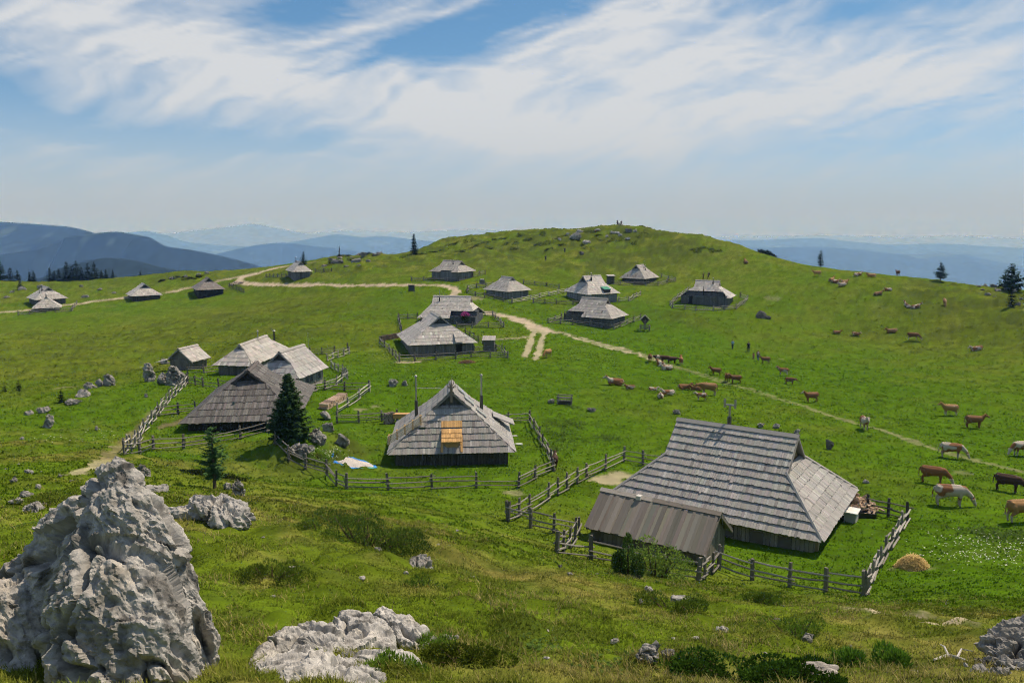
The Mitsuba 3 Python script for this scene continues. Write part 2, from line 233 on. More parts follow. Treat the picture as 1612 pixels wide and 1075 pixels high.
def worn(x, y):
    """0..1 how bare the track or trodden ground is"""
    o = np.zeros(x.shape); P3 = xyz(np.stack([x, y], -1))
    wob = fbm(P3*.55, 3, 71)-.5; wob2 = fbm(P3*2.1, 3, 72)-.5
    sel = np.hypot(x, y) < 330
    for pts, hw, w in TRACKS:
        d = poly_dist(x[sel], y[sel], pts)
        dd = d + 1.1*hw*wob[sel] + 1.0*hw*wob2[sel]
        m = w*(1-smoothstep(hw*.65, hw*1.12, dd))
        if hw > .8 and w < .95: m = m*(1-.75*np.exp(-(d/(.32*hw))**2)*(wob2[sel] > -.2))     # green strip between the wheel lines
        o[sel] = np.maximum(o[sel], m)
    for (px, py), s, w in BARE:
        d = np.hypot(x-px, y-py)/s + 1.1*wob + .9*wob2
        o = np.maximum(o, w*(1-smoothstep(.6, 1.0, d)))
    return o

def surface(x, y, detail=True):
    z = ground(x, y)
    if not detail: return z
    P3 = xyz(np.stack([x, y], -1)); r, near, rough, shelf = masks(x, y)
    big = fbm(P3/7.0, 3, 3)-.5; mid = fbm(P3/1.7, 3, 4)-.5; fine = fbm(P3/.5, 2, 9)-.5
    tus = np.maximum(fbm(P3/.95, 2, 14)-.52, 0)
    a = smoothstep(3.5, 9, r)
    calm = np.ones(x.shape)
    for hx, hy, hr in FLATS: calm = calm*(1-np.exp(-((x-hx)**2+(y-hy)**2)/(hr*hr)))
    z = z + a*calm*(big*(.35+.4*near+1.0*rough+.5*shelf) + mid*(.22+.30*near+.55*rough+.35*shelf)) + a*(.05+.05*near)*fine*2 + a*tus*(.30+.45*near+.9*rough+.5*shelf)*calm
    # cattle terraces: low steps that follow the slope
    q = P3.copy(); q[..., 1] *= 2.6; q[..., 0] *= .45
    z = z + calm*shelf*.55*(np.abs(2*fbm(q/4.5, 3, 31)-1)-.3)
    return z
FLATS = []

GRASS = np.array([.097, .170, .0090]); LUSH = np.array([.076, .160, .006]); DRY = np.array([.250, .220, .062]); OLIVE = np.array([.128, .168, .014]); HEATH = np.array([.080, .106, .017]); DIRT = np.array([.40, .335, .235]); SOIL = np.array([.15, .11, .07])
LUSHSPOT = [((-12.89, 63.62), 14, .9), ((-8.11, 94.06), 18, .8), ((3.12, 70.22), 14, .8), ((36.62, 131.49), 30, .7), ((9.11, 119.64), 22, .7), ((-18.14, 90.64), 18, .7), ((-39.19, 69.68), 12, .9), ((23.41, 40.02), 14, .9), ((47.96, 98.98), 30, .6), ((19.84, 45.10), 8, .8), ((24.58, 157.62), 16, .7), ((-24.65, 165.28), 26, .5), ((-92.75, 204.39), 22, .5), ((-20.60, 54.55), 8, .7), ((46.13, 72.34), 16, .6), ((-34.73, 91.60), 10, .7)]
def turf_colour(x, y, bare=None):
    P3 = xyz(np.stack([x, y], -1)); r, near, rough, shelf = masks(x, y)
    n1 = fbm(P3/22, 3, 41); n2 = fbm(P3/4.5, 4, 42); n3 = fbm(P3/.9, 3, 43); n4 = fbm(P3/.28, 2, 44)
    lush = np.clip(region(x, y, LUSHSPOT)+1.2*(n1-.5), 0, 1)
    c = GRASS+(LUSH-GRASS)*lush[..., None]
    up = smoothstep(150, 235, y)*(1-smoothstep(-60, -100, x)*.3)
    ol = np.clip(.16+.40*up+.65*shelf+.5*near+.9*(n2-.5)-.3*lush, 0, 1)
    c = c+(OLIVE-c)*ol[..., None]
    dry = np.clip((.60*near+.10*up+.10+.12*rough)*smoothstep(.40, .75, n2*.6+n3*.4)*1.5, 0, .9)
    c = c+(DRY-c)*(dry*(1-.6*lush*(1-near)))[..., None]
    he = np.clip(rough*smoothstep(.42, .58, fbm(P3/3.2, 3, 47))+.7*shelf*smoothstep(.48, .62, fbm(P3*[.35, 1.5, 1]/2.2, 3, 48))+.5*near*smoothstep(.58, .70, fbm(P3/2.4, 3, 49)), 0, .9)
    c = c+(HEATH-c)*he[..., None]
    tus = smoothstep(.52, .68, fbm(P3/.95, 2, 14))            # tussock bumps: their shade put into the colour, plus the darker ranker grass
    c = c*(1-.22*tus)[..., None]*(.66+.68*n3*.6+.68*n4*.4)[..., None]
    if bare is not None:
        d = DIRT*(.72+.5*n3)[..., None]
        left = np.exp(-((x+32)**2+(y-60)**2)/18**2)[..., None]
        d = d+(SOIL-d)*np.clip(1.3*left, 0, 1)*smoothstep(.1, .4, n2)[..., None]
        c = c+(d-c)*np.clip(bare, 0, 1)[..., None]
    return c

def polar_sheet():
    dense = np.radians(np.linspace(-41, 41, 700))
    side = np.radians(np.linspace(41, 319, 70)[1:-1])
    az = np.concatenate([dense, side]); n = len(az)
    r = np.geomspace(2.2, 430, 640)
    A, Rr = np.meshgrid(az, r, indexing='ij')
    x, y = Rr*np.sin(A), Rr*np.cos(A)
    x = np.clip(x, -279, 279); y = np.clip(y, -59, 429)
    return n, len(r), x, y
def build_meadow():
    n, m, x, y = polar_sheet()
    bare = worn(x, y)
    z = surface(x, y) - .05*np.clip(bare, 0, 1)
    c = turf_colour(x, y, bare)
    v = np.stack([x, y, z], -1).reshape(-1, 3)
    i, j = np.meshgrid(np.arange(n), np.arange(m-1), indexing='ij')
    i2 = (i+1) % n
    q = np.stack([i*m+j, i*m+j+1, i2*m+j+1, i2*m+j], -1).reshape(-1, 4)
    # the hole under the camera
    k = len(v); v = np.vstack([v, [[0, 0, float(ground(0, 0))]]])
    col = np.vstack([c.reshape(-1, 3), [GRASS]])
    cap = np.stack([np.full(n, k), np.arange(n)*m, ((np.arange(n)+1) % n)*m], 1)
    b = bare.reshape(-1)
    track = (b[q].mean(1) > .5)
    def sub(fs):
        u, inv = np.unique(fs, return_inverse=True); return (v[u], inv.reshape(fs.shape)), col[u]
    tri = lambda q: np.vstack([q[:, [0, 1, 2]], q[:, [0, 2, 3]]])
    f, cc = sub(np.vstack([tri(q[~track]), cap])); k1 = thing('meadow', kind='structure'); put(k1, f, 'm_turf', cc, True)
    f, cc = sub(tri(q[track])); k2 = thing('gravel_track', kind='structure'); put(k2, f, 'm_matte', cc, True)

# ---------------------------------------------------------------- the land beyond: valley floor and blue ranges
def build_far():
    az = np.concatenate([np.radians(np.linspace(-46, 46, 260)), np.radians(np.linspace(46, 314, 60)[1:-1])]); n = len(az)
    r = np.concatenate([np.linspace(330, 2500, 40), np.geomspace(2700, 40000, 110)])
    A, Rr = np.meshgrid(az, r, indexing='ij'); x, y = Rr*np.sin(A), Rr*np.cos(A)
    s = np.minimum(1, 330/Rr); ze = ground(np.clip(x*s, -279, 279), np.clip(y*s, -59, 429))-6
    t = smoothstep(330, 2400, Rr)
    P3 = np.stack([x, y, 0*x], -1)
    fade = 1-smoothstep(9000, 16000, Rr)
    z = ze*(1-t)+t*(-900+fade*(170*fbm(P3/2600, 4, 61)+60*fbm(P3/600, 3, 62))) - 60*smoothstep(330, 420, Rr)*(1-t)
    wood = smoothstep(.42, .54, fbm(P3/1300, 4, 63))
    c = np.array([.060, .080, .034])+(np.array([.026, .040, .018])-np.array([.060, .080, .034]))*wood[..., None]
    m = len(r); i, j = np.meshgrid(np.arange(n), np.arange(m-1), indexing='ij'); i2 = (i+1) % n
    q = np.stack([i*m+j, i*m+j+1, i2*m+j+1, i2*m+j], -1).reshape(-1, 4)
    k = thing('valley_floor', kind='structure')
    put(k, (np.stack([x, y, z], -1).reshape(-1, 3), np.vstack([q[:, [0, 1, 2]], q[:, [0, 2, 3]]])), 'm_matte', c.reshape(-1, 3), True)

def build_range(name, crest, width, base, rough, seed, forest=(.017, .030, .022), field=(.050, .070, .036), cut=.72):
    """a mountain range: crest = (x, y, z) points in metres"""
    c = np.array(crest, float); d = np.concatenate([[0], np.cumsum(np.hypot(*np.diff(c[:, :2], axis=0).T))])
    n = 240; s = np.linspace(0, d[-1], n); cx, cy, cz = (np.interp(s, d, c[:, k]) for k in range(3))
    cz = gaussian_filter(cz, n/55)
    tx, ty = np.gradient(cx), np.gradient(cy); L = np.hypot(tx, ty); nx, ny = -ty/L, tx/L
    u = np.linspace(-1, 1, 71); u = np.sign(u)*np.abs(u)**1.35
    X = cx[:, None]+nx[:, None]*u*width; Y = cy[:, None]+ny[:, None]*u*width
    P3 = np.stack([X, Y, 0*X], -1)
    sc = width/2.2
    ribs = np.abs(2*fbm(P3/sc, 4, seed)-1)
    prof = (1-np.abs(u))**1.15
    endf = smoothstep(0, .06, s/d[-1])*smoothstep(0, .06, 1-s/d[-1])
    H = (cz-base)
    Z = base+H[:, None]*prof[None]*(endf[:, None]) - rough*ribs*(np.minimum(1, np.abs(u)*5))[None]*np.minimum(1, (1-np.abs(u))*4)[None] + rough*.05*(fbm(P3/(sc/9), 3, seed+3)-.5)*np.minimum(1, np.abs(u)*6)[None]
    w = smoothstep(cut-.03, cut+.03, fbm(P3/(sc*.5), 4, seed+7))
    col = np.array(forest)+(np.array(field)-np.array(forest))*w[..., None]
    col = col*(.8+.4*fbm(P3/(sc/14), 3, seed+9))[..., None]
    i, j = np.meshgrid(np.arange(n-1), np.arange(70), indexing='ij')
    q = np.stack([i*71+j, (i+1)*71+j, (i+1)*71+j+1, i*71+j+1], -1).reshape(-1, 4)
    k = thing(name, kind='structure')
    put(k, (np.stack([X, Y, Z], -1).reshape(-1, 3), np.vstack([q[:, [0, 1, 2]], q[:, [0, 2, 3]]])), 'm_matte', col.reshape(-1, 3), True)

# ---------------------------------------------------------------- shingle-roofed herders' huts
GREY = np.array([.335, .325, .31]); PALE = np.array([.395, .375, .35]); DARKWOOD = np.array([.105, .092, .080]); MIDWOOD = np.array([.20, .185, .165]); WARM = np.array([.55, .33, .13]); STONE = np.array([.42, .40, .37])

def course(pt, nrm, z0, z1, lo, hi, w, tone, rng, lap=.055, thick=.035, jag=.03, vary=.1):
    """one row of boards on a slope: pt(s, z) -> point, lo(z)/hi(z) its ends along the eave"""
    l0, r0, l1, r1 = lo(z0), hi(z0), lo(z1), hi(z1)
    a, b = min(l0, l1), max(r0, r1)
    n = max(1, int(round((b-a)/w)))
    e = a+(b-a)*(np.arange(n+1)+np.concatenate([[0], rng.uniform(-.22, .22, n-1), [0]]))/n
    x0, x1 = e[:-1]+.006, e[1:]-.006
    q = [np.clip(x0, l0, r0), np.clip(x1, l0, r0), np.clip(x1, l1, r1), np.clip(x0, l1, r1)]
    ok = ((q[1]-q[0]) > .02) | ((q[2]-q[3]) > .02)
    q = [t[ok] for t in q]; m = ok.sum()
    dz = (z1-z0)
    zb = z0-dz*.10-rng.uniform(0, jag, m)-np.where(rng.random(m) < .06, rng.uniform(-.05, .05, m), 0); zt = np.full(m, z1)
    lift = lap+rng.uniform(-.008, .012, m)
    P0, P1, P2, P3_ = pt(q[0], zb)+nrm*lift[:, None], pt(q[1], zb)+nrm*(lift+rng.uniform(-.006, .006, m))[:, None], pt(q[2], zt)+nrm*.012, pt(q[3], zt)+nrm*.012
    dn = nrm*thick
    c = np.stack([P0-dn, P1-dn, P2-dn, P3_-dn, P0, P1, P2, P3_], 1)
    odd = rng.random(m); odd = np.where(odd < .035, 1.32, np.where(odd > .965, .66, 1.0))       # patched and rotted boards
    t = np.array(tone)*odd[:, None]*(rng.normal(1, vary, m).clip(.6, 1.45))[:, None]*(1+rng.normal(0, .025, (m, 3)))
    return c, np.repeat(t, 8, 0)

def roof_face(pt, nrm, zs, lo, hi, w, tone, rng, skip=None, **kw):
    rows = []
    for z0, z1 in zip(zs[:-1], zs[1:]):
        segs = [(lo, hi)]
        if skip is not None:
            g = skip((z0+z1)/2)
            if g: segs = [(lo, (lambda z, L=lo, g=g: np.maximum(L(z), g[0]))), ((lambda z, H=hi, g=g: np.minimum(H(z), g[1])), hi)]
        cs, cols, und = [], [], []
        for L, H in segs:
            if H(z0)-L(z0) < .05: continue
            c, col = course(pt, nrm, z0, z1, L, H, w, tone*(1+rng.normal(0, .05)), rng, **kw)
            cs.append(c); cols.append(col)
            e = .02*(z1-z0)
            A = [pt(np.array([s]), np.array([z]))[0] for s, z in ((L(z0), z0-e), (H(z0), z0-e), (H(z1), z1+e), (L(z1), z1+e))]
            und.append([p-nrm*.09 for p in A]+[p-nrm*.028 for p in A])
        if cs: rows.append((np.concatenate(cs), np.vstack(cols), und))
    return rows

def hut(q, label, group=None, tone=GREY, wall=MIDWOOD, detail=1, rise=.42, w=.22, cut=None, front=True, name='herders_hut', gablewall=None, hips=(1, 1), seed=0, ridge_tone=None, plank=.24, lap=.055, vary=.10):
    """q: x, y, heading, half length, half width, half ridge, eave, gablet foot, ridge height, kick, lift"""
    x, y, rot, a, b, c, he, hg, hr, k, dz = q
    rng = np.random.default_rng(500+seed); z = gz((x, y))+dz; loc = (x, y, z)
    FLATS_.append((x, y, max(a, b)+1.5))
    W = lambda v: rz(v, rot, loc)
    t = thing(name, label, 'hut', group)
    tone = np.array(tone, float); wall = np.array(wall, float)
    yg = k*b*(hr-hg)/(hr-he)
    def Y(zv): return np.where(zv >= hg, yg*(hr-zv)/(hr-hg), yg+(b-yg)*(hg-zv)/(hg-he))
    def ext(s, hip):
        end = a if hip else c
        return lambda zv: s*np.where(np.asarray(zv) >= hg, c, c+(end-c)*(hg-np.asarray(zv))/(hg-he))
    def zrows(lo_, hi_):
        n = max(1, int(round((hi_-lo_)/rise))); return np.linspace(lo_, hi_, n+1)
    faces = []
    for s in (1, -1):          # the two long slopes, each a steeper upper and a flatter lower part
        for lo_, hi_ in ((hg, hr), (he, hg)):
            ya, yb = float(Y(np.array(lo_ if lo_ == he else hg))), float(Y(np.array(hi_ if hi_ == hr else hg)))
            nn = np.array([0, s*(hi_-lo_), (ya-yb)]); nn = nn/np.linalg.norm(nn)
            pt = lambda sx, zv, s=s: np.stack([sx, s*Y(zv), zv], -1)
            sk = None
            if cut and cut['side'] == s:
                g = cut
                sk = lambda zv, g=g: (g['x0']+g['k0']*max(0, g['h']-zv) if g['k0'] else g['x0'], g['x1']-g['k1']*max(0, g['h']-zv) if g['k1'] else g['x1']) if zv < g['h'] else None
            faces.append((pt, nn, zrows(lo_, hi_), ext(-1, hips[1]), ext(1, hips[0]), sk, 1.0))
    for s, hip in ((1, hips[0]), (-1, hips[1])):     # the hips below the gablets
        if not hip: continue
        zt = hg+.02
        def X(zv): return c-.12+(a-c+.12)*(zt-zv)/(zt-he)
        nn = np.array([s*(hg-he), 0, a-c+.12]); nn /= np.linalg.norm(nn)
        pt = lambda sy, zv, s=s, X=X: np.stack([s*X(zv), sy, zv], -1)
        lo = lambda zv: -(yg+(b-yg)*(zt-np.asarray(zv))/(zt-he)); hi = lambda zv: (yg+(b-yg)*(zt-np.asarray(zv))/(zt-he))
        hz = cut['h'] if cut and cut.get('hip') == s else he
        faces.append((pt, nn, zrows(hz, zt), lo, hi, None, 1.0))
        faces.append((lambda sy, zv, s=s: np.stack([s*(c-.12-(zv-zt)*1.1), sy, zv], -1), nn, np.array([zt, zt+.16]), lambda zv: -yg*.96*(hr-np.asarray(zv))/(hr-hg), lambda zv: yg*.96*(hr-np.asarray(zv))/(hr-hg), None, 1.0))
    und, allrows = [], []
    for pt, nn, zs, lo, hi, sk, f in faces:
        for cc, col, u in roof_face(pt, nn, zs, lo, hi, w*rng.uniform(.95, 1.05), tone*f, rng, sk, jag=.03 if detail else .02, lap=lap, vary=vary):
            und += u; allrows.append((cc, col))
    roof = part(t, 'roof', (lambda m: (W(m[0]), m[1]))(hexes(und)), 'm_wood', tone*.55)
    # ridge boards and rakes
    rt = tone*.9 if ridge_tone is None else np.array(ridge_tone)
    cap = []
    for s in (1, -1):
        n_ = np.array([0, s*(hr-hg), yg]); n_ /= np.linalg.norm(n_)
        d = np.array([0, s*yg, -(hr-hg)]); d /= np.linalg.norm(d)
        A = [np.array([-c-.06, 0, hr+.04]), np.array([c+.06, 0, hr+.04])]
        q4 = [A[0], A[1], A[1]+d*.28, A[0]+d*.28]
        cap.append([p+n_*.05 for p in q4]+[p+n_*.09 for p in q4])
    for r_ in cap: part(roof, 'ridge_board', (lambda m: (W(m[0]), m[1]))(hexes([r_])), 'm_wood', rt)
    rake = []
    for e, hip in ((1, hips[0]), (-1, hips[1])):
        for s in (1, -1):
            zlo = hg if hip else he
            p0, p1 = np.array([e*c, 0, hr]), np.array([e*c, s*float(Y(np.array(zlo))), zlo])
            ex = np.array([e*.05, 0, 0])
            rake.append([p0-ex-[0, 0, .2], p1-ex-[0, 0, .2], p1+ex-[0, 0, .2], p0+ex-[0, 0, .2], p0-ex-[0, 0, .02], p1-ex-[0, 0, .02], p1+ex-[0, 0, .02], p0+ex-[0, 0, .02]])
    for r_ in rake: part(roof, 'rake_board', (lambda m: (W(m[0]), m[1]))(hexes([r_])), 'm_wood', rt*.8)
    if detail:
        for cc, col in allrows:
            v, f = hexes(cc); part(roof, 'shingle_course', (W(v), f), 'm_wood', col)
    else:
        v, f = hexes(np.concatenate([r[0] for r in allrows])); part(roof, 'shingles', (W(v), f), 'm_wood', np.vstack([r[1] for r in allrows]), kind='stuff')
    # walls: a core with upright planks in front
    ins = .55
    top = lambda yy: float(hr-(hr-hg)*yy/yg) if yy < yg else float(hg-(hg-he)*(yy-yg)/max(b-yg, .01))
    wy, wz = b-ins, top(b-ins)-.14
    ax = (a-ins) if hips[0] else c-.25; bx = (a-ins) if hips[1] else c-.25
    if hips[0] and hips[1]: wz = min(wz, he+(hg-he)*ins/max(a-c, .3)-.12)
    foot = -2.2
    core = [box(-bx+.04, ax-.04, -wy+.04, wy-.04, foot, wz-.03)]
    cols = [wall*.55]
    g = cut
    if g:
        yy = Y(np.array(g['h']))-.35
        gx0, gx1 = max(g['x0']+.1, -bx), min(g['x1']-.1, ax)
        core.append(box(gx0, gx1, min(0, g['side']*yy), max(0, g['side']*yy), foot, g['h']-.16)); cols.append(wall*.75)
    for e, hip in ((1, hips[0]), (-1, hips[1])):
        gx = c-.42; zb = hg-.25 if hip else wz-.1
        yb = float(Y(np.array(max(zb, he))))*.93
        tri = [(e*gx, -yb, zb), (e*gx, yb, zb), (e*gx, 0, hr-.12)]
        v = np.array(tri+[(e*(gx-.1), p[1], p[2]) for p in tri]); f = np.array([[0, 1, 2], [3, 5, 4], [0, 3, 4], [0, 4, 1], [1, 4, 5], [1, 5, 2], [2, 5, 3], [2, 3, 0]])
        core.append((v, f)); cols.append(wall*.8 if gablewall is None else np.array(gablewall))  # dark gablewall tones put the shade on the gable into its colour
    m, col = joinc(core, cols)
    wl = part(t, 'wall', (W(m[0]), m[1]), 'm_wood', col)
    pl, pc = [], []
    def run(p, d, L, n_, zt_, zb_=foot, tn=wall):
        k_ = max(2, int(L/plank))
        for i in range(k_):
            s0, s1 = L*i/k_+.012, L*(i+1)/k_-.012; o = .018+.014*rng.random()
            A = np.array(p)+np.outer([s0, s1], d); B = A+np.array(n_)*o
            z_ = zt_(s0, s1)
            pl.append([(*A[0], zb_), (*A[1], zb_), (*B[1], zb_), (*B[0], zb_), (*A[0], z_[0]), (*A[1], z_[1]), (*B[1], z_[1]), (*B[0], z_[0])])
            pc.append(np.tile(tn*rng.normal(1, .16).__float__(), (8, 1)).clip(.01, 1))
    flat = lambda s0, s1: (wz, wz)
    sd = [(((-bx), -wy), (1, 0), ax+bx, (0, -1)), ((ax, -wy), (0, 1), 2*wy, (1, 0)), ((ax, wy), (-1, 0), ax+bx, (0, 1)), ((-bx, wy), (0, -1), 2*wy, (-1, 0))]
    for p, d, L, n_ in sd: run(p, d, L, n_, flat)
    if g:
        yy = g['side']*(Y(np.array(g['h']))-.35); run((gx0, yy), (1, 0), gx1-gx0, (0, g['side']), lambda s0, s1: (g['h']-.17,)*2, tn=wall*1.1)
    for e, hip in ((1, hips[0]), (-1, hips[1])):
        zb = hg-.1 if hip else wz; yb = float(Y(np.array(max(zb, he))))*.9
        run((e*(c-.42), -yb), (0, 1), 2*yb, (e, 0), (lambda s0, s1: tuple(zb+.02+(hr-.2-zb)*(1-abs(s_-yb)/yb) for s_ in (s0, s1))), zb, tn=wall if gablewall is None else np.array(gablewall))
    v, f = hexes(pl); part(wl, 'planks', (W(v), f), 'm_wood', np.vstack(pc), kind='stuff')
    return dict(key=t, roof=roof, wall=wl, W=W, q=q, Y=Y, rot=rot, loc=loc, wy=wy, ax=ax, wz=wz, X=lambda zv: c-.12+(a-c+.12)*(hg+.02-zv)/(hg+.02-he))
FLATS_ = []

def on_hut(h, name, mesh, mat='m_wood', color=GREY, holder=None, smooth=False, label=None):
    if isinstance(mesh, list):
        for m in mesh: k = on_hut(h, name, m, mat, color, holder, smooth)
        return k
    v, f = vm(mesh); return part(holder or h['key'], name, (h['W'](v), f), mat, color, smooth, label)
def stove_pipe(h, x, y, z0, z1, r=.09, cowl=True, base=None, colr=(.10, .10, .10), pipe=(.34, .34, .35)):
    ms = [tube([(x, y, z0-.8), (x, y, z1)], r, 10)]; cs = [pipe]
    if base: ms.append(tube([(x, y, z0-.8), (x, y, base)], r*2.0, 10)); cs.append(colr)
    if cowl:
        ms.append(tube([(x, y, z1-.02), (x, y, z1+.05), (x, y, z1+.16)], [r*2.1, r*2.0, r*.3], 10)); cs.append((.4, .4, .41))
    m, c = joinc(ms, cs); return on_hut(h, 'chimney', m, 'm_metal', c, smooth=30)
def door(h, x0, x1, z1, side='front', s=1, zb=-.4, colr=(.012, .011, .010), frame=MIDWOOD*.7):
    """a near-black door panel set in a frame on the wall: side 'front' = local +x end, 'long' = local y = s*wy"""
    if side == 'front': f = lambda u, o: (h['ax']+o, u)
    else: f = lambda u, o: (u, s*(h['wy']+o))
    def bx(u0, u1, o0, o1, z0, z1): 
        a, b = f(u0, o0), f(u1, o1); return box(min(a[0], b[0]), max(a[0], b[0]), min(a[1], b[1]), max(a[1], b[1]), z0, z1)
    on_hut(h, 'door', bx(x0, x1, .0, .045, zb, z1), 'm_wood', colr)
    on_hut(h, 'door_frame', join([bx(x0-.1, x0, 0, .09, zb, z1+.1), bx(x1, x1+.1, 0, .09, zb, z1+.1), bx(x0, x1, 0, .09, z1, z1+.1)]), 'm_wood', frame)
def window_panel(h, u0, u1, z0, z1, side='front', s=1, pane_infill=(.05, .055, .06)):
    if side == 'front': f = lambda u, o: (s*(h['ax']+o), u)
    else: f = lambda u, o: (u, s*(h['wy']+o))
    def bx(u0, u1, o0, o1, z0, z1):
        a, b = f(u0, o0), f(u1, o1); return box(min(a[0], b[0]), max(a[0], b[0]), min(a[1], b[1]), max(a[1], b[1]), z0, z1)
    w = on_hut(h, 'window_panel', join([bx(u0-.08, u0, 0, .08, z0-.08, z1+.08), bx(u1, u1+.08, 0, .08, z0-.08, z1+.08), bx(u0, u1, 0, .08, z1, z1+.08), bx(u0, u1, 0, .08, z0-.08, z0)]), 'm_wood', MIDWOOD*.8)
    on_hut(h, 'pane_infill', bx(u0, u1, 0, .05, z0, z1), 'm_wood', pane_infill, holder=w)

HG = 'shingle-roofed herders huts scattered over the alp'
# the large hut at the right
hA = hut([14.66, 50.7, -0.579, 6.77, 5.26, 3.98, 1.41, 4.0, 5.92, 0.97, 0.01], 'large grey shingle-roofed hut nearest the camera, right of centre, with a forked stove pipe', HG, tone=GREY*1.0, wall=(.27, .245, .215), rise=.39, w=.16, gablewall=(.40, .26, .13), seed=1, lap=.10, vary=.09)
a_ = hA['q']
stove_pipe(hA, -.55, .35, a_[8]-.2, a_[8]+1.35, .07, False, base=a_[8]+.55)
on_hut(hA, 'cowl', join([tube([(-.9, .35, a_[8]+1.35), (-.2, .35, a_[8]+1.35)], .06, 8), tube([(-.9, .35, a_[8]+1.15), (-.9, .35, a_[8]+1.72)], .075, 8), tube([(-.2, .35, a_[8]+1.15), (-.2, .35, a_[8]+1.72)], .075, 8)]), 'm_metal', (.36, .36, .37), smooth=30)
for s in (1, -1):
    for e in (1, -1):
        zt, zb = a_[7]+.02, a_[6]
        p0, p1 = np.array([e*(a_[5]-.1), s*float(hA['Y'](np.array(zt))), zt]), np.array([e*a_[3], s*a_[4], zb])
        on_hut(hA, 'hip_board', tube([p0+[0, 0, .09], p1+[0, 0, .09]], .085, 4), 'm_wood', PALE*1.05, holder=hA['roof'])
for x in (-4.2, -2.4, -.6, 1.2, 3.0, 4.6): window_panel(hA, x-.3, x+.3, .45, .95, 'long', -1, (.16, .145, .125))  # shallow framed panels close to the wall colour, not glazed windows
on_hut(hA, 'plinth', box(-a_[3]+.45, a_[3]-.4, -a_[4]+.42, a_[4]-.42, -2.2, .12), 'm_matte', (.30, .285, .26))
on_hut(hA, 'terrace', box(a_[3]-.5, a_[3]+1.15, -a_[4]+.3, a_[4]-1.9, -2.2, .06), 'm_matte', (.44, .43, .41))
on_hut(hA, 'step_beam', [box(a_[3]+.5, a_[3]+1.7, -a_[4]+1.2, -a_[4]+1.33, -.05, .08), box(a_[3]+.5, a_[3]+1.5, -a_[4]+3.6, -a_[4]+3.7, -.05, .08)], 'm_wood', (.3, .28, .25))
on_hut(hA, 'side_post', [box(a_[3]-.6, a_[3]-.35, y_, y_+.3, -.3, 1.35) for y_ in (-4.4, -1.2, 1.8)], 'm_wood', (.36, .27, .17))
k = thing('water_butt', 'blue plastic barrel under the eave of the large right-hand hut', 'barrel')
v, f = tube([(a_[3]+.15, 3.15, -.4), (a_[3]+.15, 3.15, -.1), (a_[3]+.15, 3.15, .2), (a_[3]+.15, 3.15, .62)], [.3, .33, .33, .29], 14); put(k, (hA['W'](v), f), 'm_wood', (.02, .12, .42), 30)
k = thing('cabinet', 'small white-topped box cabinet standing at the right eave of the large hut', 'box')
part(k, 'body', (lambda m: (hA['W'](m[0]), m[1]))(box(a_[3]-.1, a_[3]+.6, 1.65, 2.65, -.4, .95)), 'm_wood', (.38, .37, .35))
part(k, 'lid', (lambda m: (hA['W'](m[0]), m[1]))(box(a_[3]-.2, a_[3]+.7, 1.55, 2.75, .953, 1.02)), 'm_wood', (.72, .70, .66))

# the hut in the middle
hB = hut([-5.11, 65.87, -1.5, 5.12, 5.0, 2.19, 1.33, 4.26, 5.64, 0.94, -0.04], 'central grey hut with a fresh timber dormer on its front slope and antler finial', HG, tone=GREY*.86, wall=(.070, .064, .058), rise=.42, w=.19, seed=2, lap=.08, vary=.12, gablewall=(.085, .088, .092))
b_ = hB['q']; Xb = hB['X']
stove_pipe(hB, -.2, -3.0, 3.6, 6.45, .07, True, base=4.4, pipe=(.4, .4, .41)); stove_pipe(hB, -.9, 2.55, 3.9, 6.35, .07, True, base=4.6, pipe=(.4, .4, .41))
on_hut(hB, 'guy_rod', tube([(-.2, -3.0, 5.5), (-.9, -.8, 5.25)], .025, 5), 'm_metal', (.4, .4, .4))
fin = [tube([(b_[5]-.05, 0, b_[8]-.9), (b_[5]+.03, 0, b_[8]+.35), (b_[5]+.02, 0, b_[8]+.75)], [.11, .12, .05], 8)]
for dy, dz_, dx in ((.42, .55, .05), (-.42, .55, .05), (.22, .95, -.1), (-.2, .9, .1), (.05, 1.15, 0), (-.38, .2, .1), (.4, .22, .1)):
    fin.append(tube([(b_[5], 0, b_[8]+.3), (b_[5]+dx, dy*.75, b_[8]+.3+dz_*.35), (b_[5]+dx*1.4, dy, b_[8]+.3+dz_*.8)], [.05, .035, .012], 5))
on_hut(hB, 'finial', join(fin), 'm_wood', (.20, .165, .13))
dm = thing('roof_dormer'); used.discard(dm); labels.pop(dm)
z0, z1 = 1.72, 3.30; x1 = Xb(1.85)+.42
dor = on_hut(hB, 'dormer', join([box(Xb(2.0)-.1, Xb(2.0)+.05, -.62, .62, 1.5, 2.15)]), 'm_wood', WARM*.62, label='fresh yellow timber dormer on the front slope')
rr = np.random.default_rng(3)
def slope_rows(h, holder, y0, y1, pts, tone, nm, w=.14, lap=.05):
    """rows of boards between the (x, z) pairs, top to bottom"""
    for (xa, za), (xb, zb) in pts:
        n = int((y1-y0)/w); cs = []; cc = []
        nn = np.array([(za-zb), 0, (xb-xa)]); nn /= np.linalg.norm(nn)
        for i in range(n):
            ya, yb = y0+(y1-y0)*i/n+.005, y0+(y1-y0)*(i+1)/n-.005
            A = [np.array(p, float) for p in ((xb, ya, zb), (xb, yb, zb), (xa, yb, za), (xa, ya, za))]
            l = lap+.01*rr.random(); A[0] = A[0]+nn*l; A[1] = A[1]+nn*l; A[2] = A[2]+nn*.01; A[3] = A[3]+nn*.01
            cs.append([p-nn*.03 for p in A]+A); cc.append(np.tile(tone*rr.normal(1, .12), (8, 1)))
        on_hut(h, nm, hexes(cs), 'm_wood', np.vstack(cc).clip(0, 1), holder=holder)
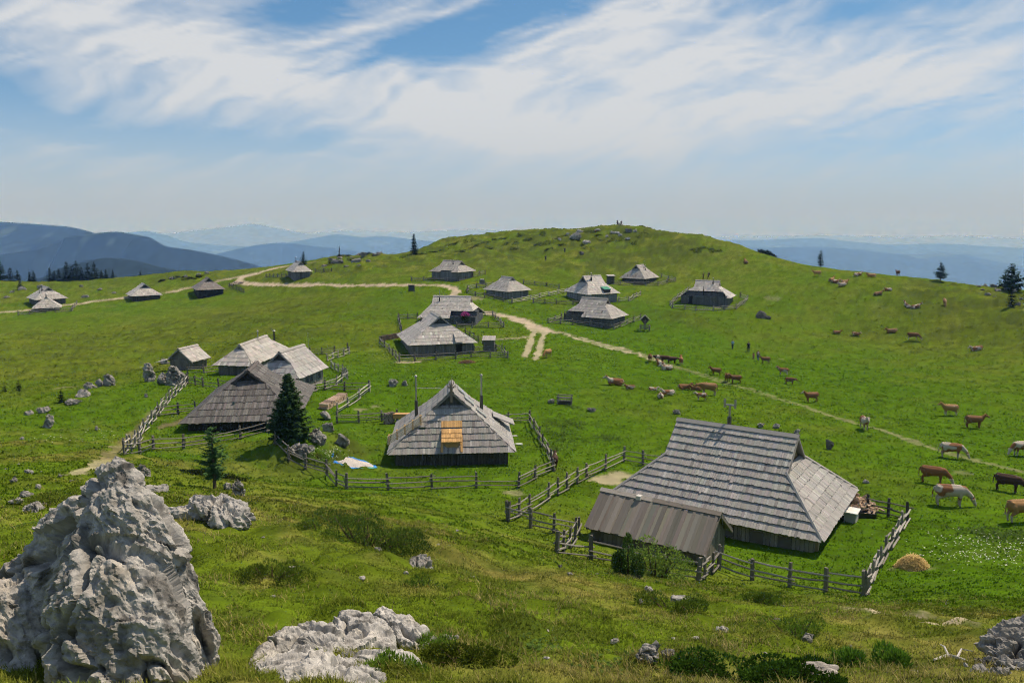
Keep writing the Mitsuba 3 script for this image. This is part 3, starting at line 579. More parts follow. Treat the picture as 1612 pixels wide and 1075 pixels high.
d0 = np.array([Xb(2.85)+.10, 2.92]); d1 = np.array([Xb(1.9)+.5, 2.18])
steps = [d0+(d1-d0)*t for t in (0, .36, .68, 1)]
slope_rows(hB, dor, -.82, .82, [(tuple(p), tuple(q_)) for p, q_ in zip(steps[:-1], steps[1:])], WARM, 'dormer_boards')
slope_rows(hB, dor, -.84, .84, [((Xb(3.42)+.09, 3.42), (Xb(2.98)+.09, 2.98))], WARM*.95, 'dormer_boards')
for y0, y1 in ((-.88, -.68), (.68, .88)): slope_rows(hB, dor, y0, y1, [((Xb(2.5)+.1, 2.5), (Xb(1.4)+.1, 1.4))], WARM*.85, 'dormer_trim')
on_hut(hB, 'dormer_front', [box(Xb(2.0)+.3, Xb(2.0)+.36, -.62+.08*i, .62-.08*i, 1.98-.19*i, 2.14-.19*i) for i in range(4)], 'm_wood', WARM*.8, holder=dor)
on_hut(hB, 'dormer_cheek', [box(Xb(2.9), Xb(2.0)+.3, s*.64-.03, s*.64+.03, 1.6, 2.2) for s in (1, -1)], 'm_wood', WARM*.7, holder=dor)
on_hut(hB, 'roof_hatch', box(Xb(3.0)-.02, Xb(3.0)+.14, -2.62, -2.1, 2.75, 3.05), 'm_metal', (.10, .11, .13), holder=hB['roof'])
for x0, x1_, z_ in ((-1.6, -.3, 4.85), (-.6, .8, 4.35), (.9, 1.6, 3.5)):
    yy0, yy1 = float(hB['Y'](np.array(z_+.35))), float(hB['Y'](np.array(z_-.35)))
    on_hut(hB, 'skylight', hexes([[(x0, yy0, z_+.38), (x1_, yy0, z_+.38), (x1_, yy1, z_-.32), (x0, yy1, z_-.32), (x0, yy0+.08, z_+.5), (x1_, yy0+.08, z_+.5), (x1_, yy1+.08, z_-.2), (x0, yy1+.08, z_-.2)]]), 'm_wood', (.26, .28, .27), holder=hB['roof'])
on_hut(hB, 'flap_roof', hexes([[(-2.6, 3.55, 2.75), (-.7, 3.55, 2.75), (-.7, 5.35, 1.95), (-2.6, 5.35, 1.95), (-2.6, 3.55, 2.83), (-.7, 3.55, 2.83), (-.7, 5.4, 2.03), (-2.6, 5.4, 2.03)]]), 'm_wood', GREY*.9, holder=hB['roof'])
on_hut(hB, 'plinth', box(-b_[3]+.42, b_[3]-.42, -b_[4]+.42, b_[4]-.42, -2.2, .03), 'm_matte', (.36, .35, .33))
# the lath frame under construction on its left slope
lf = thing('lath_frame', 'new pale timber lath frame leaning on the left slope of the central hut', 'frame')
zA, zB = 2.95, 1.75; ms = []
for i in range(5):
    xx = b_[3]-.15-.0*i; t_ = i/4
    p = np.array([3.35+1.05*t_, -2.5-2.45*t_, 3.72-1.30*t_])
    part(lf, 'rafter', (lambda m: (hB['W'](m[0]), m[1]))(hexes([[tuple(p+np.array(o)) for o in ((-.05, -.07, -.5), (.05, -.07, -.5), (.05, .07, -.5), (-.05, .07, -.5), (-.05, -.07, .32), (.05, -.07, .32), (.05, .07, .32), (-.05, .07, .32))]])), 'm_wood', WARM*1.15)
for i in range(6):
    z_ = -.36+.125*i
    a0, a1 = np.array([3.48, -2.35, 3.80+z_]), np.array([4.58, -5.08, 2.33+z_])
    part(lf, 'lath', (lambda m: (hB['W'](m[0]), m[1]))(tube([a0, a1], .036, 4)), 'm_wood', (.62, .50, .34))
# the dark barn at the left and its neighbours
hC = hut([-24.87, 74.94, -1.433, 7.28, 4.98, 2.55, 1.28, 3.71, 4.88, 0.94, -0.27], 'big dark weathered barn at the left with a wide front slope behind a spruce', HG, tone=np.array([.118, .112, .107]), wall=(.030, .027, .025), rise=.42, w=.2, seed=3, lap=.07, vary=.24, gablewall=(.028, .026, .024), ridge_tone=(.10, .09, .085))
on_hut(hC, 'roof_hatch', box(hC['X'](2.35), hC['X'](2.35)+.12, -.9, -.72, 2.25, 2.6), 'm_metal', (.10, .16, .20), holder=hC['roof'])
hD = hut([-24.69, 88.03, -1.805, 4.18, 2.99, 2.74, 1.79, 3.15, 4.31, 0.95, -0.05], 'light grey hut with plank side wall directly behind the dark barn at the left', HG, tone=GREY*1.05, wall=(.24, .225, .205), rise=.42, w=.3, seed=4, hips=(1, 0), gablewall=(.065, .065, .065))
for u in (-1.5, .4, 1.3): window_panel(hD, u-.25, u+.25, .75, 1.3, 'long', 1)
on_hut(hD, 'terrace', box(-4.4, 4.2, 2.4, 4.4, -2, -.08), 'm_matte', (.50, .47, .43))
hE = hut([-33.87, 103.01, -1.67, 6.46, 2.6, 4.24, 1.63, 3.27, 3.85, 0.9, 0.03], 'low pale hut with a long curved roof behind the other two of the left group', HG, tone=PALE, wall=(.15, .135, .12), rise=.4, w=.34, seed=5, gablewall=(.09, .095, .105))
stove_pipe(hE, -1.0, .2, hE['q'][8], hE['q'][8]+1.0, .07); stove_pipe(hE, -5.2, .7, 2.4, 4.3, .11, True, colr=(.06, .06, .06), pipe=(.05, .05, .05))
hF = hut([-44.15, 107.0, -1.863, 2.03, 2.17, 1.92, 1.53, 1.6, 3.22, 0.95, -0.13], 'small gabled shed beside the tall boulders, leftmost of the left group', None, tone=PALE*.98, wall=(.16, .145, .13), rise=.42, w=.34, seed=6, hips=(0, 0), name='gabled_shed')
on_hut(hF, 'lean_to_roof', hexes([[(.2, -3.4, 1.35), (2.6, -3.4, 1.25), (2.6, -1.4, 1.75), (.2, -1.4, 1.8), (.2, -3.4, 1.42), (2.6, -3.4, 1.32), (2.6, -1.4, 1.82), (.2, -1.4, 1.87)]]), 'm_wood', (.48, .46, .43))
# the middle distance
hG = hut([-11.95, 123.98, -1.286, 6.02, 5.29, 3.39, 1.52, 4.02, 5.35, 0.93, 0.01], 'fenced hut with an open dark doorway under a small porch roof, mid distance centre', HG, tone=PALE*1.06, wall=(.17, .16, .15), rise=.43, w=.33, seed=7, gablewall=(.05, .055, .06))
door(hG, 2.0, 2.95, 1.6); Xg = hG['X']  # near-black panel stands in for the dark inside the open doorway
for (xa, za), (xb, zb) in (((Xg(2.9)+.05, 2.95), (Xg(2.9)+1.2, 2.35)), ((Xg(2.9)+1.1, 2.38), (hG['ax']+1.0, 1.72))): slope_rows(hG, hG['roof'], 1.75, 3.2, [((xa, za), (xb, zb))], PALE, 'porch_boards', .3)
hH = hut([-11.23, 148.95, -0.141, 5.67, 4.4, 3.59, 0.89, 3.31, 4.56, 0.89, -0.0], 'pale hut with a dark porch recess behind the hut with the open door', HG, tone=PALE*1.15, wall=(.085, .09, .10), rise=.24, w=.3, seed=8, cut=dict(side=-1, x0=.4, x1=8, h=2.2, k0=0, k1=0, hip=1), detail=0)
stove_pipe(hH, -2.2, -1.0, 3.7, 5.9, .05, False, base=4.3, colr=(.03, .03, .03))
hJ = hut([17.39, 173.66, 0.465, 4.21, 5.0, 2.26, 1.47, 3.46, 5.03, 0.88, -0.02], 'pale hut with a green awning and a black chimney, right of centre', HG, tone=PALE*1.08, wall=(.20, .21, .23), rise=.42, w=.35, seed=9, gablewall=(.085, .10, .12))
hL = hut([16.07, 153.95, -0.565, 5.46, 3.9, 2.8, 1.22, 3.42, 4.55, 0.93, 0.02], 'fenced hut with a porch post beside the track, nearest of the right group', HG, tone=PALE*.92, wall=(.10, .097, .093), rise=.42, w=.35, seed=10, cut=dict(side=-1, x0=-9, x1=-.6, h=2.15, k0=0, k1=.45, hip=-1))
hM = hut([42.34, 172.17, -0.426, 5.46, 3.95, 2.57, 1.4, 3.45, 4.71, 0.98, -0.03], 'wide fenced hut with a bright roof and broad dark wall, far right of the group', HG, tone=PALE*1.05, wall=(.105, .105, .105), rise=.40, w=.35, seed=11, cut=dict(side=-1, x0=-4.2, x1=4.0, h=2.5, k0=-.9, k1=-.9), detail=0)
hK = hut([32.55, 203.4, 0.953, 4.25, 3.53, 2.11, 1.02, 3.19, 4.23, 0.94, -0.04], 'dark-walled hut with two small stove pipes, uppermost of the distant right group', HG, tone=PALE*.8, wall=(.08, .078, .075), rise=.4, w=.35, seed=12, detail=0, gablewall=(.07, .075, .08))
hN = hut([-1.05, 176.4, -0.87, 4.17, 3.61, 1.87, 1.2, 3.29, 4.03, 0.95, -0.0], 'small fenced hut left of the green-awning hut, steep hip to the right', HG, tone=PALE*.9, wall=(.17, .175, .17), rise=.4, w=.35, seed=13, detail=0)
hO = hut([-14.63, 196.63, -0.537, 4.4, 3.92, 2.71, 1.76, 3.21, 4.31, 0.94, -0.04], 'hut with an open shaded porch standing alone above the track, under the hill', HG, tone=PALE*.82, wall=(.16, .165, .17), rise=.38, w=.35, seed=14, detail=0, cut=dict(side=-1, x0=-1.0, x1=2.2, h=1.95, k0=0, k1=0))
hP = hut([-57.22, 213.95, -1.1, 4.79, 2.61, 3.05, 1.55, 3.15, 4.04, 0.95, -0.02], 'small pale hut beside the track loop below the rocky spur, with a spruce behind it', HG, tone=PALE, wall=(.13, .13, .13), rise=.4, w=.35, seed=15, detail=0)
hQ = hut([-83.25, 217.79, -1.071, 5.51, 3.7, 2.69, 1.53, 3.43, 4.37, 0.95, 0.01], 'dark hut with a black front wall beside the track at the left', HG, tone=np.array([.20, .18, .165]), wall=(.028, .026, .025), rise=.36, w=.33, seed=16, detail=0)
hR = hut([-99.83, 215.37, -0.984, 4.53, 3.91, 2.43, 1.02, 2.82, 3.94, 0.96, -0.03], 'low pale hut with a dark gablet standing alone on the left plain', HG, tone=PALE*1.05, wall=(.06, .055, .05), rise=.38, w=.35, seed=17, detail=0, gablewall=(.05, .05, .05))
hS = hut([-123.0, 209.87, -0.815, 4.82, 3.81, 2.51, 1.43, 3.37, 4.38, 0.96, -0.02], 'larger of the two pale huts at the far left, with a slim pole chimney', HG, tone=PALE*1.02, wall=(.10, .095, .09), rise=.38, w=.35, seed=18, detail=0, gablewall=(.06, .065, .07))
hT = hut([-117.53, 200.26, -1.074, 3.33, 3.14, 0.95, 0.78, 2.92, 3.34, 0.95, -0.03], 'smaller of the two pale huts at the far left, standing in front of the larger', HG, tone=PALE, wall=(.10, .095, .09), rise=.36, w=.33, seed=19, detail=0)
for h, x, y, z0, z1, r in ((hJ, -.9, -1.2, 4.2, 5.7, .10), (hM, 1.3, -.8, 4.0, 5.3, .07), (hM, -.3, -2.6, 2.6, 3.6, .05), (hK, .6, -.9, 3.2, 5.1, .06), (hK, .2, -1.5, 2.8, 4.2, .06), (hO, 1.0, -1.2, 3.3, 4.4, .08), (hS, 1.4, -2.0, 2.6, 4.6, .07), (hS, .9, -1.2, 3.2, 4.9, .12), (hP, -1.5, -.3, 3.6, 5.0, .08), (hG, -3.0, -1.8, 3.6, 4.6, .10), (hT, .3, 0, 3.0, 4.0, .10)):
    stove_pipe(h, x, y, z0, z1, r, True, base=z0+.5, colr=(.05, .05, .05), pipe=(.12, .12, .12))
door(hJ, -1.0, -.1, 1.5, 'front'); door(hM, -3.3, -2.4, 1.6, 'long', -1); door(hK, -.6, .3, 1.2, 'long', -1)
on_hut(hJ, 'awning', hexes([[(.2, -4.9, 2.35), (1.9, -4.9, 2.35), (1.9, -3.2, 2.75), (.2, -3.2, 2.75), (.2, -4.9, 2.41), (1.9, -4.9, 2.41), (1.9, -3.2, 2.85), (.2, -3.2, 2.85)]]), 'm_wood', (.06, .26, .17), label='green awning over the dormer')
on_hut(hJ, 'dormer', box(.3, 1.8, -4.7, -2.9, 1.2, 2.32), 'm_wood', (.05, .05, .05))
on_hut(hL, 'porch_post', box(-5.0, -4.85, -3.2, -3.05, -.3, 2.0), 'm_wood', MIDWOOD)
on_hut(hL, 'porch_post', box(-5.0, -4.85, 2.9, 3.05, -.3, 1.6), 'm_wood', MIDWOOD)
# single-plank shed in front of the large hut
FLATS_.append((*(8.05, 42.70), 5))

FLATS[:] = FLATS_

def gz(p): return float(surface(np.array([float(p[0])]), np.array([float(p[1])]))[0])

FLATS += [(*(-5.54, 10.16), 2.2), (*(-2.14, 9.73), 2.0), (*(-9.71, 24.95), 3.0), (*(9.08, 13.80), 2.2), (*(6.92, 36.55), 4.0), (*(4.45, 28.59), 3.0), (*(4.86, 23.48), 3.0), (*(3.01, 18.21), 2.5)]

build_meadow()

build_far()
build_range('wooded_hill', [(-1013.99, 1500.00, -107.19),(-892.83, 1500.00, -92.81),(-830.57, 1500.00, -64.17),(-763.92, 1500.00, -51.10),(-716.51, 1500.00, -54.66),(-652.04, 1500.00, -71.32),(-569.21, 1500.00, -84.44),(-485.97, 1500.00, -94.00),(-402.72, 1500.00, -107.19)], 420, -300, 30, 101, cut=.9)
build_range('mountain', [(-3240.39, 3844.00, -44.19),(-2807.54, 3720.00, -1.38),(-2287.30, 3596.00, 7.76),(-2095.48, 3534.00, -3.07),(-1908.86, 3472.00, -13.52),(-1795.48, 3410.00, -31.60),(-1578.30, 3286.00, -83.91),(-1296.59, 3224.00, -140.48),(-954.75, 3100.00, -213.14)], 1500, -600, 170, 102)
build_range('mountain', [(-1878.12, 2728.00, -120.11),(-1651.05, 2790.00, -83.61),(-1593.78, 2852.00, -45.52),(-1479.66, 2852.00, -29.86),(-1393.44, 2852.00, -23.16),(-1333.69, 2852.00, -38.81),(-1272.47, 2821.00, -40.38),(-1212.25, 2790.00, -74.81),(-1120.01, 2790.00, -85.81),(-1021.52, 2790.00, -105.64),(-901.17, 2790.00, -136.56),(-747.97, 2790.00, -189.82)], 950, -560, 120, 103, cut=.74)
build_range('mountain', [(-3553.45, 7600.00, -551.56),(-3098.18, 7700.00, -387.67),(-2886.14, 7800.00, -318.91),(-2542.47, 7900.00, -236.03),(-2287.90, 8000.00, -207.79),(-2004.16, 8000.00, -245.57),(-1688.27, 8000.00, -283.40),(-1308.56, 8000.00, -327.60),(-674.15, 8000.00, -390.88),(600.01, 8000.00, -581.64)], 1900, -850, 170, 104)
build_range('mountain', [(-8277.84, 14000.00, -422.69),(-7156.13, 14000.00, -268.67),(-6374.56, 14000.00, -180.88),(-6025.49, 14000.00, -257.69),(-5722.93, 14000.00, -378.63),(-5171.50, 14000.00, -433.72),(-4285.75, 14000.00, -477.83)], 3500, -800, 260, 105)
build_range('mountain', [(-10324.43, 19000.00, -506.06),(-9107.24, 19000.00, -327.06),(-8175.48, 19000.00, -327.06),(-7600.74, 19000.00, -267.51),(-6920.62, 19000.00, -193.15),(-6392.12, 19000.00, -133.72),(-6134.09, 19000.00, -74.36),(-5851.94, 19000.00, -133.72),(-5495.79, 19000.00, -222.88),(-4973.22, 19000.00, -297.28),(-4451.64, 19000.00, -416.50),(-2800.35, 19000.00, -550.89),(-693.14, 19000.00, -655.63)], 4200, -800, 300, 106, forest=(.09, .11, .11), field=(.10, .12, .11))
build_range('mountain', [(-3874.66, 13000.00, -401.31),(-3148.76, 13000.00, -278.66),(-2838.00, 13000.00, -217.46),(-2428.45, 13000.00, -278.66),(-2118.99, 13000.00, -248.05),(-1708.56, 13000.00, -299.07),(-886.01, 13000.00, -380.84),(453.75, 13000.00, -462.77)], 3000, -800, 220, 107)
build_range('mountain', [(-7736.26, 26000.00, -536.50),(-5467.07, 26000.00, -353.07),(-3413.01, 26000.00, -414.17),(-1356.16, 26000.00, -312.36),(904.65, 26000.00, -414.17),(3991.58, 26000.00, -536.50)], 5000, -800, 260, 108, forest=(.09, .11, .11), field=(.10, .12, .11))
build_range('mountain', [(1463.75, 9500.00, -407.79),(2366.02, 9500.00, -325.30),(2968.46, 9500.00, -317.81),(3645.66, 9500.00, -302.84),(4061.90, 9500.00, -332.79),(4480.16, 9500.00, -385.27),(4783.59, 9500.00, -407.79),(5158.97, 9500.00, -385.27),(5385.90, 9500.00, -392.78),(5618.30, 9500.00, -460.40),(6309.38, 9500.00, -573.43),(7231.22, 9500.00, -694.45)], 3000, -880, 150, 109, cut=.74)
build_range('mountain', [(2000.43, 14500.00, -472.76),(3375.97, 14500.00, -358.67),(4524.26, 14500.00, -358.67),(5555.05, 14500.00, -313.12),(6075.92, 14500.00, -381.47),(6827.42, 14500.00, -449.92),(7744.14, 14500.00, -415.68),(8668.55, 14500.00, -472.76),(9592.92, 14500.00, -518.47),(10983.80, 14500.00, -610.03)], 3500, -850, 180, 110)
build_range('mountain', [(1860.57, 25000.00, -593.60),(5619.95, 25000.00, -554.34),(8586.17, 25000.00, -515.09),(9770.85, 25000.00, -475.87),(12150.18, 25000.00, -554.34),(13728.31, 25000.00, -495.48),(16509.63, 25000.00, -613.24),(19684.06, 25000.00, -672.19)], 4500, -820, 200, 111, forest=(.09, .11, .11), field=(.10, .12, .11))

# ---------------------------------------------------------------- rock
ROCKC = np.array([.34, .33, .31])
def facets(p, seed):
    """fracture planes: every cell of a cell pattern tilts its own way"""
    i = np.floor(p).astype(np.int64); best = np.full(len(p), 1e9); out = np.zeros(len(p))
    def hsh(q, k):
        h = (q[:, 0]*374761393+q[:, 1]*668265263+q[:, 2]*2147483647+(seed*31+k)*144665) & 0xFFFFFFFF
        h = ((h ^ (h >> 13))*1274126177) & 0xFFFFFFFF
        return ((h ^ (h >> 16)) & 0xFFFFFF)/16777215.0
    for o in np.ndindex(3, 3, 3):
        c = i+np.array(o)-1; ctr = c+np.stack([hsh(c, 1), hsh(c, 2), hsh(c, 3)], 1)
        dl = p-ctr; d2 = (dl*dl).sum(1); m = d2 < best
        dr_ = np.stack([hsh(c, 4), hsh(c, 5), hsh(c, 6)], 1)*2-1
        out = np.where(m, (dl*dr_).sum(1)+.5*(hsh(c, 7)-.5), out); best = np.minimum(best, d2)
    return out
def rock_skin(v, n, amp, freq, seed, fine=True):
    """karst limestone: pocketed, grooved, cracked and sharp-edged"""
    t = np.array([.58, .12, -.80]); p = v*freq; p = p-.48*(p@t)[:, None]*t          # the grain of the rock
    w = np.stack([fbm(p*.7+7, 2, seed), fbm(p*.7+17, 2, seed+1), fbm(p*.7+27, 2, seed+2)], -1)-.5
    p = p+w*1.0
    a = fbm(p*.6, 2, seed+3)-.5
    rid = lambda q, o, k: 1-np.abs(2*fbm(q, o, k)-1)            # sharp crests
    b = rid(p*1.05*[1, 1, .7], 2, seed+4)-.72
    c = rid(p*2.7*[1, 1, .6]+w*1.2, 2, seed+5)-.72
    bed = p@np.array([.35, -.25, 1.0])+2.2*(fbm(p*.8+60, 3, seed+21)-.5)
    led = bed*1.5-np.floor(bed*1.5)                                # weathered-out bedding: a lip, then a slow step back
    e = 1.25*a+.45*b+.26*c+.52*facets(p*1.05, seed)+.14*facets(p*2.9+5, seed+1)+.34*(np.minimum(led/.82, (1-led)/.18)-.5)
    crack = np.abs(2*fbm(p*.9*[1.3, 1.3, .5]+40, 3, seed+8)-1); e = e-1.3*np.exp(-(crack/.045)**2)
    if fine:
        d = rid(p*6.5*[1, 1, .7], 2, seed+6)-.72; g = rid(p*15.0, 2, seed+9)-.72
        pit = np.maximum(fbm(p*5.2, 2, seed+10)-.56, 0)
        led2 = bed*5.3+1.5*w[:, 0]; led2 = led2-np.floor(led2)
        e = e+.33*d+.24*g-1.5*pit+.16*facets(p*7.5, seed+2)+.08*(np.minimum(led2/.8, (1-led2)/.2)-.5)
    return v+n*(amp*e)[:, None]
def rock_colour(v, seed, freq=1.0, tone=1.0, n=None):
    a = fbm(v*1.3*freq, 3, seed+11); b = fbm(v*5*freq, 3, seed+12); c = fbm(v*17*freq, 2, seed+13)
    col = ROCKC*tone*(.62+.75*b)[:, None]*(.75+.5*c)[:, None]
    lich = smoothstep(.52, .66, a*.5+b*.5)[:, None]
    col = col*(1-.62*lich)+np.array([.075, .075, .062])*.62*lich
    warm = smoothstep(.55, .7, fbm(v*2.2*freq+50, 2, seed+14))[:, None]
    col = col*(1-.25*warm)+np.array([.42, .37, .29])*tone*.25*warm
    streak = smoothstep(.55, .75, fbm(v*np.array([6, 6, 1.6])*freq+80, 3, seed+15))[:, None]      # dark algae runs
    fl_ = smoothstep(.56, .72, fbm(v*30*freq, 2, seed+16))[:, None]
    return col*(1-.66*streak)*(1-.42*fl_)
def vnormals(v, f):
    n = np.zeros_like(v); fn = np.cross(v[f[:, 1]]-v[f[:, 0]], v[f[:, 2]]-v[f[:, 0]])
    for k in range(3): np.add.at(n, f[:, k], fn)
    return n/(np.linalg.norm(n, axis=1, keepdims=True)+1e-12)
_ICO = {k: (np.array(m.vertices), np.array(m.faces)) for k in (2, 3, 4, 5) for m in [trimesh.creation.icosphere(k)]}
def stone(q, label, group=None, level=3, seed=None, tone=1.0, sharp=.5, name='rock', lean=0, flat=False, depth=None, matkey='m_matte'):
    """q: x, y, width, height above the turf"""
    x, y, w, h = q; w, h = w*.92, h*.88
    seed = int(abs(x*37+y*101)) % 9973 if seed is None else seed
    rng = np.random.default_rng(seed)
    v, f = _ICO[level]; v = v.copy()
    for _ in range(20):                       # cut faces
        d = rng.normal(size=3); d[2] *= .7; d /= np.linalg.norm(d)
        k = rng.uniform(.40, .85); s = v@d
        v = v-np.maximum(s-k, 0)[:, None]*d*.97
    v = v/np.abs(v).max(0)
    s3 = np.array([w/2, (depth or w*rng.uniform(.6, .95))/2, h*.66])
    v = v*s3
    size = (w+h)/2
    n = vnormals(v, f)
    v = rock_skin(v, n, size*.17*sharp*2, 1.9/size, seed, level >= 4)
    v[:, 0] += lean*np.maximum(v[:, 2], 0)
    v = rz(v, rng.uniform(-.35, .35), (x, y, gz((x, y))+h*.33))
    k = thing(name, label, 'rock', group)
    put(k, (v, f), matkey, rock_colour(v, seed, 1.2/max(size, .3), tone), False)
    return k
def crag(name, label, blobs, length, amp, freq, seed, tone=1.0, group=None, simplify=0):
    S = manifold3d.Manifold
    parts = [S.batch_hull([S.sphere(r, 12).translate([float(t) for t in p]) for p, r in bl]) for bl in blobs]
    m = S.batch_boolean(parts, manifold3d.OpType.Add).refine_to_length(length*4)
    v, f = vm(m); t = trimesh.Trimesh(v, f, process=True)
    trimesh.smoothing.filter_taubin(t, lamb=.5, nu=-.52, iterations=2)
    v, f = np.array(t.vertices), np.array(t.faces)
    mm = manifold3d.Manifold(manifold3d.Mesh(v.astype(np.float32), f.astype(np.uint32)))
    if mm.status() == manifold3d.Error.NoError: v, f = vm(mm.refine_to_length(length))
    else: v, f = trimesh.remesh.subdivide(v, f)
    n = vnormals(v, f)
    v = rock_skin(v, n, amp, freq, seed)
    k = thing(name, label, 'rock', group)
    put(k, (v, f), 'm_matte', rock_colour(v, seed, 1.0, tone), False)

B = lambda *a: [((x, y, z), r) for (x, y, z), r in a]
crag('rock', 'huge pale limestone crag rising to a knob in the lower left foreground', [
    B(((-5.09, 9.75, 16.81), .15), ((-5.30, 9.80, 16.59), .17), ((-4.81, 9.60, 16.70), .16), ((-5.01, 9.60, 16.40), .3)),
    B(((-4.92, 9.50, 16.52), .25), ((-4.48, 9.40, 16.37), .22), ((-5.26, 9.60, 16.31), .22), ((-4.25, 9.30, 16.02), .25), ((-4.71, 9.20, 15.73), .4)),
    B(((-5.60, 9.90, 16.28), .16), ((-5.89, 9.90, 16.02), .2), ((-6.16, 9.80, 15.63), .25), ((-6.45, 9.70, 15.24), .28), ((-5.27, 9.50, 15.59), .4), ((-6.24, 9.50, 14.64), .4)),
    B(((-5.03, 9.10, 16.02), .28), ((-4.47, 8.95, 15.81), .3), ((-5.28, 8.90, 15.39), .36), ((-4.16, 8.60, 15.31), .42), ((-4.81, 8.50, 14.81), .5), ((-4.00, 8.30, 14.63), .5)),
    B(((-4.33, 9.40, 16.06), .15), ((-4.19, 9.35, 15.58), .16), ((-3.93, 9.30, 15.14), .17), ((-3.78, 9.25, 14.70), .18), ((-3.91, 9.10, 14.11), .3), ((-4.49, 9.10, 14.95), .4)),
    B(((-6.23, 9.30, 15.18), .38), ((-6.59, 9.20, 14.81), .45), ((-6.75, 9.00, 14.26), .5), ((-5.74, 8.90, 14.40), .5)),
    B(((-5.40, 10.30, 15.86), .3), ((-6.14, 10.60, 15.08), .45), ((-4.99, 10.40, 14.90), .5), ((-5.68, 10.60, 14.12), .7), ((-6.89, 10.50, 14.18), .6))], .024, .17, 1.25, 301, 1.16)
crag('rock', 'broad fissured limestone slab at the bottom edge, left of centre', [
    B(((-2.58, 11.60, 13.86), .14), ((-2.12, 11.50, 13.78), .16), ((-2.32, 11.00, 13.80), .22), ((-1.82, 10.80, 13.71), .2), ((-2.38, 10.60, 13.73), .25)),
    B(((-3.13, 10.90, 14.03), .15), ((-2.73, 10.80, 14.11), .13), ((-3.24, 10.30, 14.00), .2), ((-2.49, 10.10, 14.03), .28), ((-3.02, 9.50, 13.85), .3)),
    B(((-2.81, 8.60, 14.27), .5), ((-2.09, 8.40, 14.32), .5), ((-1.56, 8.70, 14.20), .4), ((-2.62, 9.30, 14.33), .3)),
    B(((-3.24, 10.00, 14.09), .22), ((-2.06, 9.70, 14.08), .26), ((-1.42, 9.90, 14.05), .15), ((-1.92, 9.00, 14.09), .35), ((-3.10, 9.00, 14.09), .3), ((-1.34, 9.30, 14.07), .2)),
    B(((-2.09, 11.90, 13.77), .10), ((-1.66, 11.70, 13.67), .11), ((-1.28, 11.40, 13.57), .09), ((-1.04, 11.20, 13.48), .07), ((-1.61, 11.30, 13.58), .16))], .024, .13, 1.5, 302, 1.35)
crag('rock', 'long low limestone outcrop just behind the big crag, tilted to the left', [
    B(((-9.54, 22.60, 11.51), .28), ((-9.98, 22.50, 11.39), .25), ((-8.69, 22.60, 11.59), .42), ((-8.46, 22.20, 11.37), .45), ((-9.73, 22.10, 11.28), .3)),
    B(((-8.62, 22.80, 11.68), .30), ((-8.18, 22.60, 11.51), .32), ((-7.87, 22.40, 11.47), .34), ((-7.62, 22.20, 11.43), .2), ((-8.14, 21.80, 11.32), .4))], .06, .32, .85, 303, 1.25)
crag('rock', 'dark-pocketed limestone block cut by the lower right corner', [
    B(((10.03, 14.80, 11.79), .26), ((9.44, 14.60, 11.77), .2), ((10.07, 14.30, 11.67), .4), ((9.46, 14.30, 11.54), .3), ((10.82, 14.80, 11.79), .4)),
    B(((8.73, 13.90, 11.71), .2), ((9.09, 13.70, 11.67), .25), ((9.66, 13.40, 11.64), .4)),
    B(((7.86, 13.50, 11.66), .16), ((8.26, 13.30, 11.76), .22), ((8.71, 13.00, 11.77), .4), ((7.70, 12.80, 11.71), .3))], .035, .24, 1.3, 304, .95)

